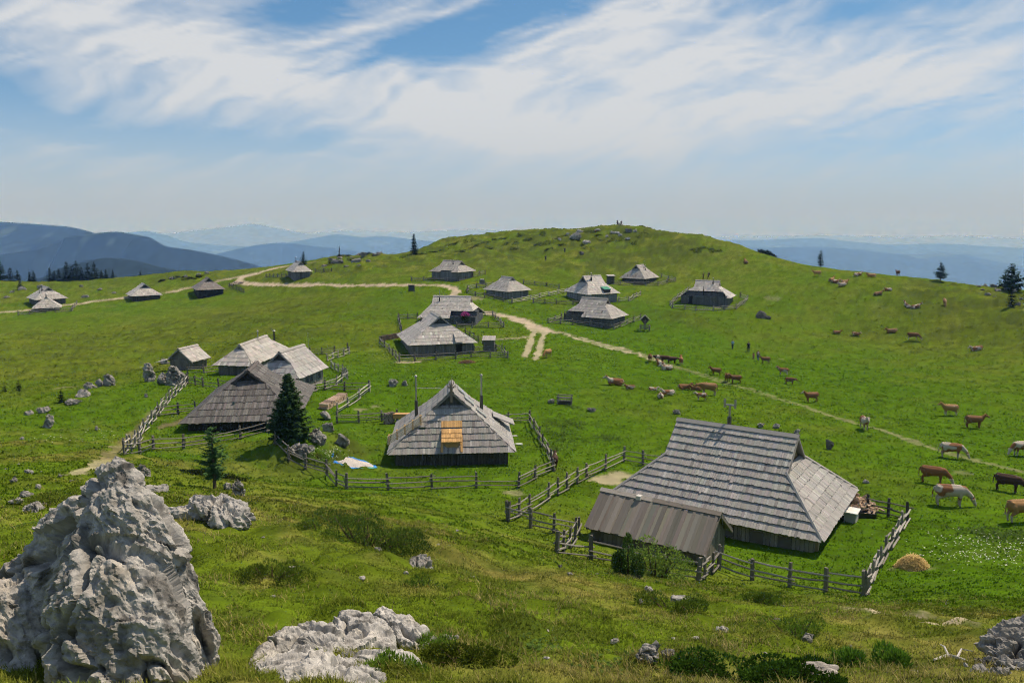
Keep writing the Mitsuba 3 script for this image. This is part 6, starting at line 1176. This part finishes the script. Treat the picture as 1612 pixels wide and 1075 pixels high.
def straw(xy, w, d, h, label, n=5200, col=(.74, .58, .26), seed=1, name='straw_heap', cat='straw'):
    rng = np.random.default_rng(seed); x, y = xy; k = thing(name, label, cat)
    r = np.sqrt(rng.random(n)); a = rng.uniform(0, 6.28, n); px = x+np.cos(a)*r*w/2; py = y+np.sin(a)*r*d/2; pz = ground(px, py)+h*np.maximum(0, 1-r**2.2)*rng.uniform(.75, 1.0, n)
    b = rng.uniform(0, 6.28, n); L = rng.uniform(.08, .2, n)*1.2; e = np.stack([np.cos(b), np.sin(b), rng.normal(-.05, .35, n)], -1)*L[:, None]; p = np.stack([px, py, pz+.02], -1)
    sd = np.stack([-np.sin(b), np.cos(b), rng.normal(0, .4, n)], -1)*.02
    t = np.stack([p-e/2-sd, p-e/2+sd, p+e/2], 1); c = np.array(col)*rng.uniform(.55, 1.4, (n, 1))
    nn = 28; aa = np.arange(nn)*2*math.pi/nn; V = [np.array([[x, y, gz(xy)+h*.9]])]
    for t_ in (.3, .55, .78, 1.0):
        qx, qy = x+np.cos(aa)*t_*w/2, y+np.sin(aa)*t_*d/2; V.append(np.stack([qx, qy, ground(qx, qy)+h*.9*(1-t_**2.2)-.03*t_], -1))
    F_ = [[0, 1+i, 1+(i+1) % nn] for i in range(nn)]
    for j in range(3):
        for i in range(nn):
            A, B_ = 1+j*nn+i, 1+j*nn+(i+1) % nn; F_ += [[A, A+nn, B_+nn], [A, B_+nn, B_]]
    part(k, 'mound', (np.vstack(V), np.array(F_)), 'm_matte', np.array(col)*.7, True)
    part(k, 'stalks', tri_mesh(t), 'm_leaf', np.repeat(c.clip(0, .9), 3, 0), kind='stuff')
straw((20.74, 39.11), 1.75, 1.4, .75, 'golden straw heap outside the pale fence of the large hut', seed=2)
straw((-6.43, 111.76), 2.6, 1.4, .4, 'brown manure heap against the fence of the open-door hut', 1500, (.26, .18, .10), 3, 'manure_heap', 'heap')
def disc(xy, r, label):
    x, y = xy; k = thing('well_cover', label, 'cover'); a = np.arange(20)*2*math.pi/20; z = gz(xy)
    v, f = tube([(x, y, z-.3), (x, y, z+.06)], r, 20); put(k, (v, f), 'm_matte', (.40, .45, .40))
disc((0.62, 68.32), .33, 'round pale well cover in the lawn right of the central hut')
k = thing('stepping_stone', 'pale paving slab at the right wall of the central hut', 'slab'); p_ = (0.12, 70.86)
put(k, placed(box(-.3, .4, -.15, .2, -.2, .05), .1, (p_[0], p_[1], gz(p_))), 'm_matte', (.42, .43, .40))
def stump():
    x, y = (4.52, 10.81); k = thing('tree_stump', 'weathered flat-topped tree stump at the bottom edge, right of centre', 'stump'); z = gz((x, y)); n = 30; a = np.arange(n)*2*math.pi/n; rng = np.random.default_rng(4)
    w = 1+.10*np.sin(3*a+1)+.06*np.sin(7*a)+.03*rng.normal(size=n); V = []; C = []
    for r_, h_, c in ((.30, -.3, .10), (.24, .05, .12), (.22, .17, .13), (.25, .225, .20), (.235, .245, .30), (.12, .25, .27), (.0, .252, .24)):
        V.append(np.stack([x+np.cos(a)*w*r_*1.05, y+np.sin(a)*w*r_*.8, z+h_+.012*np.sin(5*a+r_*30)], -1)); C.append(np.array([c, c*.92, c*.82])*rng.uniform(.7, 1.3, (n, 1)))
    i, j = np.meshgrid(np.arange(n), np.arange(6), indexing='ij'); q = np.stack([j*n+i, j*n+(i+1) % n, (j+1)*n+(i+1) % n, (j+1)*n+i], -1).reshape(-1, 4)
    put(k, (np.vstack(V), np.vstack([q[:, [0, 1, 2]], q[:, [0, 2, 3]]])), 'm_rock', np.vstack(C))
stump()
k = thing('driftwood', 'bleached forked branch lying in the grass at the lower right', 'branch')
g_ = lambda p, h: (p[0], p[1], gz(p)+h)
put(k, join([tube([g_((7.90, 13.82), .05), g_((8.60, 14.57), .09), g_((8.67, 14.32), .06), g_((8.57, 13.87), .05)], [.02, .035, .03, .012], 6), tube([g_((8.60, 14.57), .09), g_((8.94, 15.30), .16), g_((9.05, 15.66), .14)], [.028, .02, .008], 6), tube([g_((8.61, 14.29), .07), g_((9.28, 15.28), .12), g_((9.40, 15.09), .08)], [.026, .018, .008], 6)]), 'm_wood', (.42, .40, .37))
k = thing('flowering_bush', 'small bush with magenta flowers at the porch of the recess hut', 'bush')
p_ = (-8.44, 143.61); z_ = gz(p_); rr = np.random.default_rng(6); n = 700
u = rr.normal(size=(n, 3)); u /= np.linalg.norm(u, axis=1, keepdims=True); c_ = np.array([p_[0], p_[1], z_+1.5])+u*[.75, .6, .9]*rr.uniform(.4, 1, (n, 1)); sd = np.cross(u, rr.normal(size=(n, 3))); sd /= np.linalg.norm(sd, axis=1, keepdims=True)
part(k, 'foliage', tri_mesh(leaf_tris(c_, u, sd, np.full(n, .2), np.full(n, .14))), 'm_leaf', (.05, .08, .025))
top = c_[:, 2] > z_+1.75; part(k, 'blossom', tri_mesh(leaf_tris(c_[top]+u[top]*.1, u[top], sd[top], np.full(top.sum(), .2), np.full(top.sum(), .2))), 'm_leaf', (.62, .10, .42), kind='stuff')
part(k, 'stem', tube([(p_[0], p_[1], z_-.1), (p_[0], p_[1], z_+1.4)], .04, 5), 'm_matte', (.1, .08, .06))
k = thing('pole', 'thin pale pole standing on the green behind the left group', 'pole'); p_ = (-29.97, 115.66); put(k, tube([(*p_, gz(p_)-.2), (*p_, gz(p_)+3.6)], .035, 6), 'm_metal', (.5, .5, .5))

# ---------------------------------------------------------------- cattle
def cow_skin(pose):
    b = []
    A = lambda p, r, q, s: b.append((p, r, q, s))
    dz = 0 if pose != 'lie' else -.56
    chest, mid, rump = (.52, 0, .98+dz), (-.05, 0, .93+dz), (-.60, 0, 1.0+dz)
    A(chest, .33, mid, .37); A(mid, .37, rump, .31); A((.45, 0, 1.18+dz), .17, (-.70, 0, 1.20+dz), .15); A((.62, 0, .90+dz), .24, chest, .33)
    A((-.70, .16, 1.16+dz), .12, (-.70, -.16, 1.16+dz), .12)
    if pose == 'graze': nk, hd, nose = (1.12, 0, .66), (1.20, 0, .50), (1.38, 0, .13)
    elif pose == 'low': nk, hd, nose = (1.15, 0, 1.02), (1.24, 0, 1.0), (1.58, 0, .76)
    else: nk, hd, nose = (1.02, 0, 1.38+dz), (1.06, 0, 1.43+dz), (1.42, 0, 1.22+dz)
    A((.66, 0, 1.08+dz), .23, nk, .145); A((.70, 0, .92+dz), .17, nk, .12)
    A(hd, .145, tuple(.55*np.array(hd)+.45*np.array(nose)), .105); A(tuple(.55*np.array(hd)+.45*np.array(nose)), .10, nose, .085)
    for s in (1, -1):
        h = np.array(hd); A(tuple(h+[-.02, s*.10, .06]), .045, tuple(h+[-.06, s*.27, .03]), .03); A(tuple(h+[0, s*.08, .11]), .03, tuple(h+[.03, s*.17, .22]), .012)
        if pose != 'lie':
            A((.50, s*.17, .88), .15, (.50, s*.16, .50), .078); A((.50, s*.16, .50), .075, (.49, s*.16, .16), .05); A((.49, s*.16, .16), .05, (.52, s*.16, .05), .062)
            A((-.62, s*.17, .95), .20, (-.50, s*.19, .66), .13); A((-.50, s*.19, .66), .125, (-.72, s*.17, .46), .068); A((-.72, s*.17, .46), .065, (-.68, s*.17, .16), .048); A((-.68, s*.17, .16), .048, (-.65, s*.17, .05), .06)
        else:
            A((.55, s*.26, .30), .13, (.80, s*.27, .12), .07); A((.80, s*.27, .12), .07, (.52, s*.30, .07), .05); A((-.58, s*.27, .34), .2, (-.25, s*.36, .16), .10); A((-.25, s*.36, .16), .09, (-.62, s*.40, .07), .055)
    if pose != 'lie': A((-.30, 0, .62), .15, (-.42, 0, .58), .12)
    A((-.90, 0, 1.16+dz), .045, (-.98, .0, .86+dz), .03); A((-.98, 0, .86+dz), .03, (-.97 if pose != 'lie' else -1.1, .02, max(.48+dz, .08)), .045)
    return capsules(b, .055, 5)
SKINS = {p: cow_skin(p) for p in ('stand', 'graze', 'low', 'lie')}
BROWN, TAN, RED, DARKB, CREAM = (.185, .086, .030), (.290, .160, .062), (.200, .088, .034), (.062, .030, .016), (.46, .40, .33)
def cow(xy, head, pose, kind, scale, label, seed, group='cattle grazing and lying on the pasture'):
    rng = np.random.default_rng(seed); v, f = SKINS[pose]
    body = {'b': BROWN, 't': TAN, 'r': RED, 'd': DARKB, 'p': RED, 'w': RED, 'q': DARKB}[kind[0]]
    n1 = fbm(v*np.array([2.0, 1.6, 2.0])+seed*3.1, 2, seed)
    thr = {'b': .86, 't': .86, 'r': .74, 'd': .80, 'p': .56, 'w': .52, 'q': .60}[kind[0]]
    white = smoothstep(thr-.02, thr+.02, n1)
    face = v[:, 0] > 1.12
    if pose == 'graze': face = (v[:, 2] < .56) & (v[:, 0] > 1.0)
    if kind[0] in 'pwrq' or 'f' in kind: white = np.maximum(white, face*1.0)
    legs = (v[:, 2] < .48) & (pose != 'lie')
    if kind[0] in 'pw' or 'l' in kind: white = np.maximum(white, smoothstep(.50, .40, v[:, 2])*legs)
    white = np.maximum(white, ((np.abs(v[:, 1]) < .12) & (v[:, 2] < .62) & (v[:, 2] > .40) & (v[:, 0] < 0))*.7)
    c = np.array(body)*rng.uniform(.8, 1.25)*(.85+.3*fbm(v*6, 2, seed+5))[:, None]
    c = c+(np.array(CREAM)*(.85+.2*n1)[:, None]-c)*white[:, None]
    c = np.where((v[:, 2:] < .07) & (pose != 'lie'), np.array([.03, .025, .02]), c)
    h = math.radians(head); w = v*scale
    k = thing('cow', label, 'cow', group); z = gz(xy)
    u = rz(w, h, (xy[0], xy[1], 0)); e = .8
    gx = (gz((xy[0]+e*math.cos(h), xy[1]+e*math.sin(h)))-gz((xy[0]-e*math.cos(h), xy[1]-e*math.sin(h))))/(2*e)
    u[:, 2] = w[:, 2]+z+.02+gx*w[:, 0]
    put(k, (u, f), 'm_hide', c, True)
HERD = [
 ((5.29, 116.54), 235, 'graze', 't', .95, 'lone tan cow grazing below the fork of the track'),
 ((20.98, 119.25), 262, 'stand', 'b', .9, 'brown cow facing the camera, leftmost of the huddle beside the path'), ((22.56, 120.45), 185, 'low', 'q', .85, 'dark-and-white cow standing behind the huddle by the path'), ((23.61, 120.32), 350, 'low', 'd', .85, 'dark brown cow in the middle of the huddle by the path'), ((24.54, 120.11), 8, 'low', 'd', .8, 'dark brown cow at the right end of the huddle, head to the right'),
 ((25.76, 119.41), 80, 'stand', 'r', .9, 'red cow with a white rump standing alone right of the huddle'), ((22.08, 116.31), 110, 'lie', 'p', .95, 'red-and-white cow lying in front of the huddle'), ((22.47, 113.42), 195, 'lie', 'w', .95, 'whitish cow lying lowest in front of the huddle'),
 ((12.79, 96.33), 180, 'lie', 'pf', 1.1, 'pied cow lying in the pasture with its white head to the left'), ((14.14, 93.30), 178, 'lie', 'p', .62, 'small pied calf lying behind the tail of the pied cow'), ((16.80, 92.82), 5, 'lie', 'w', .6, 'white-flecked calf lying alone between the lying cows'), ((16.85, 88.22), 262, 'lie', 'w', .75, 'white calf lying head-on towards the camera'), ((17.96, 89.48), 185, 'lie', 'w', .8, 'white calf lying behind the head-on one'),
 ((20.95, 94.85), 2, 'lie', 'b', .85, 'plain brown calf lying left of the large tan cow'), ((22.29, 94.29), 165, 'lie', 'b', .75, 'brown calf lying right under the muzzle of the large tan cow'), ((22.91, 90.89), 184, 'low', 'tl', 1.12, 'large tan cow standing over the lying calves'), ((21.11, 86.72), 175, 'stand', 'p', .66, 'pied calf standing in front of the large tan cow'),
 ((28.85, 110.58), 182, 'stand', 'b', .80, 'brown heifer standing on the path, facing left'), ((29.02, 105.18), 240, 'stand', 'b', .88, 'light brown heifer beside the path facing the camera, left of a pair'), ((29.94, 104.50), 178, 'stand', 'b', .85, 'brown heifer behind the facing one, right of a pair'),
 ((40.69, 125.79), 176, 'stand', 'b', .80, 'brown heifer next to the two walkers'), ((39.09, 112.62), 150, 'stand', 'w', .82, 'white heifer standing above the path'), ((37.41, 105.12), 320, 'low', 'b', .72, 'brown calf right below the white heifer'), ((35.86, 93.16), 183, 'stand', 'r', .92, 'red-brown heifer standing alone above the path'), ((34.81, 76.47), 262, 'stand', 'p', .95, 'white-rumped cow seen from the end beside the path'),
 ((48.58, 86.07), 176, 'stand', 'tl', .95, 'tan cow with a white face walking left in the right pasture'), ((47.73, 79.96), 350, 'stand', 'b', .98, 'dark tan cow with its head raised to the right, right pasture'), ((37.59, 65.85), 338, 'graze', 'p', 1.0, 'pied cow grazing on the path in the right pasture'), ((31.52, 57.34), 325, 'graze', 'r', 1.0, 'red cow with white legs grazing behind the big pied one'),
 ((29.48, 51.31), 343, 'graze', 'w', 1.12, 'big red-flecked white cow grazing near the yard corner'), ((36.05, 55.59), 318, 'graze', 'd', .98, 'dark brown cow grazing near the right edge'), ((44.86, 67.90), 195, 'graze', 'w', 1.0, 'white-and-red cow cut by the right edge, grazing to the left'), ((31.42, 46.89), 5, 'stand', 'tl', 1.1, 'large tan cow with white legs cut by the right frame edge'),
 ((72.32, 188.94), 168, 'stand', 't', .95, 'tan cow standing at the top left of the hillside herd'), ((73.56, 183.23), 40, 'lie', 't', 1.0, 'tan cow lying behind a white one on the hillside'), ((73.83, 181.65), 0, 'lie', 'w', 1.0, 'white-bellied cow lying below the tan one on the hillside'), ((74.44, 179.18), 200, 'lie', 'w', 1.1, 'white cow lying lower on the hillside, in front of a tan one'), ((75.54, 180.86), 20, 'lie', 't', 1.0, 'tan cow lying just behind the lower white one'),
 ((81.12, 187.01), 10, 'lie', 'w', 1.05, 'white cow lying on the crest of the right hillside'), ((83.87, 185.78), 180, 'lie', 't', 1.1, 'tan cow lying on the crest right of the white one'), ((93.88, 193.98), 85, 'stand', 'b', .95, 'brown cow standing on the skyline seen from behind'), ((82.72, 174.74), 180, 'lie', 'w', .8, 'small white cow lying under the crest'), ((79.45, 172.36), 0, 'lie', 't', .95, 'tan cow lying left below the small white one'),
 ((82.11, 164.58), 100, 'lie', 'w', .95, 'white cow lying with its back to the camera, left of a pied one'), ((83.30, 163.50), 0, 'lie', 'p', 1.05, 'pied cow lying right of the white one on the hillside'), ((89.42, 163.76), 250, 'graze', 't', .95, 'tan cow grazing head-on near the right rocky patch'), ((63.77, 154.76), 0, 'lie', 'b', .8, 'brown calf lying left of a pair in the upper pasture'), ((67.31, 154.26), 330, 'lie', 'p', .8, 'pied calf lying right of a pair in the upper pasture'),
 ((74.37, 154.27), 170, 'lie', 't', 1.05, 'light brown cow lying left of the grazing white-legged one'), ((75.88, 148.95), 335, 'graze', 'bl', 1.1, 'brown white-legged cow grazing in the upper pasture'), ((82.39, 139.33), 180, 'lie', 'w', 1.1, 'white cow lying alone at the right of the upper pasture'), ((61.46, 209.96), 90, 'lie', 't', 1.1, 'tan cow lying alone high on the hillside'), ((3.36, 60.50), 85, 'stand', 'd', .78, 'dark calf standing behind the right corner of the central fence')]
for i, c_ in enumerate(HERD): cow(*c_, seed=31+i*7)

# ---------------------------------------------------------------- people
def person(xy, head, top, legs, label, h=1.72, stride=.0, pack=None, hat=None, seed=0, skin=(.42, .26, .18), hair=(.05, .035, .025), z=None):
    s = h/1.72; x = stride; hp = .09
    b = [((0, .0, 1.02), .15, (0, 0, 1.36), .165), ((0, .15, 1.38), .085, (0, -.15, 1.38), .085), ((0, 0, 1.40), .07, (.02, 0, 1.52), .058), ((.02, 0, 1.60), .098, (.03, 0, 1.66), .092), ((.10, 0, 1.57), .02, (.08, 0, 1.63), .03),
         ((0, hp, .95), .115, (x*.5, hp, .5), .075), ((x*.5, hp, .5), .07, (x*.4-.05*abs(x), hp, .1), .045), ((x*.4-.03, hp, .06), .045, (x*.4+.15, hp, .04), .04),
         ((0, -hp, .95), .115, (-x*.4, -hp, .5), .075), ((-x*.4, -hp, .5), .07, (-x*.9, -hp, .1), .045), ((-x*.9, -hp, .06), .045, (-x*.9+.15, -hp, .04), .04),
         ((0, .19, 1.36), .06, (-x*.2, .25, 1.10), .045), ((-x*.2, .25, 1.10), .043, (.10, .25, .86), .033), ((.10, .25, .86), .035, (.13, .24, .76), .03),
         ((0, -.19, 1.36), .06, (x*.2, -.25, 1.10), .045), ((x*.2, -.25, 1.10), .043, (.12, -.25, .88), .033), ((.12, -.25, .88), .035, (.15, -.24, .78), .03)]
    v, f = capsules(b, .05, 3)
    arm = (np.abs(v[:, 1]) > .21)
    c = np.where((v[:, 2:] > 1.44), np.array(skin), np.where((v[:, 2:] > .95), np.array(top), np.where(v[:, 2:] < .09, np.array([.05, .04, .035]), np.array(legs))))
    c[arm & (v[:, 2] < 1.16) & (v[:, 2] > .7)] = skin
    c[(v[:, 2] > 1.66) | ((v[:, 2] > 1.54) & (v[:, 0] < -.02))] = hair if hat is None else hat
    k = thing('person', label, 'person'); zz = gz(xy) if z is None else z
    put_ = lambda vv: rz(np.asarray(vv)*s, math.radians(head), (xy[0], xy[1], zz-.02))
    put(k, (put_(v), f), 'm_matte', c, True)
    if pack: m = capsules([((-.22, 0, 1.36), .12, (-.24, 0, 1.10), .14), ((-.2, .09, 1.3), .09, (-.2, -.09, 1.3), .09)], .08, 2); part(k, 'backpack', (put_(m[0]), m[1]), 'm_matte', pack, True)
person((35.00, 267.00), 95, (.06, .06, .07), (.05, .05, .06), 'person in dark clothes on the very summit, left of two', 1.75, z=None)
person((36.26, 267.00), 80, (.10, .05, .045), (.04, .045, .07), 'person in dark reddish top on the very summit, right of two', 1.70)
person((9.30, 220.75), 60, (.10, .12, .16), (.06, .07, .10), 'walker in grey-blue climbing the hill left of the outcrop', 1.72, .25, (.05, .05, .06))
person((15.15, 229.82), 80, (.05, .05, .055), (.04, .04, .05), 'walker in dark clothes higher on the hill path', 1.70, .25)
person((48.08, 200.18), 170, (.035, .038, .045), (.05, .055, .07), 'person in dark clothes behind the wide hut, left of two', 1.70, .2)
person((49.36, 200.24), 175, (.03, .03, .035), (.025, .025, .03), 'taller person in black behind the wide hut, right of two', 1.82, .3, (.03, .03, .035))
person((39.07, 139.25), 60, (.30, .46, .62), (.05, .06, .08), 'walker in a light blue shirt in the pasture above the herd', 1.70, .25)
person((41.60, 138.23), 80, (.022, .024, .035), (.03, .035, .05), 'tall walker in dark clothes right of the light blue shirt', 1.82, .25, (.02, .02, .03))
person((39.89, 129.56), 70, (.42, .16, .16), (.34, .20, .17), 'small child in pink walking beside the adult in red', 1.15, .2)
person((40.25, 128.33), 75, (.34, .05, .05), (.09, .14, .24), 'adult in a red top with a light backpack walking with the child', 1.75, .25, (.45, .42, .38))

scene['haze'] = {'type': 'cube', 'to_world': T().translate([0, 0, (52-960)/2]).scale([41500, 41500, (52+960)/2]), 'bsdf': {'type': 'null'}, 'interior': {'type': 'ref', 'id': 'haze_air'}}
labels['haze'] = {'kind': 'stuff', 'label': 'pale blue summer haze lying over the valleys and far ranges', 'category': 'haze'}
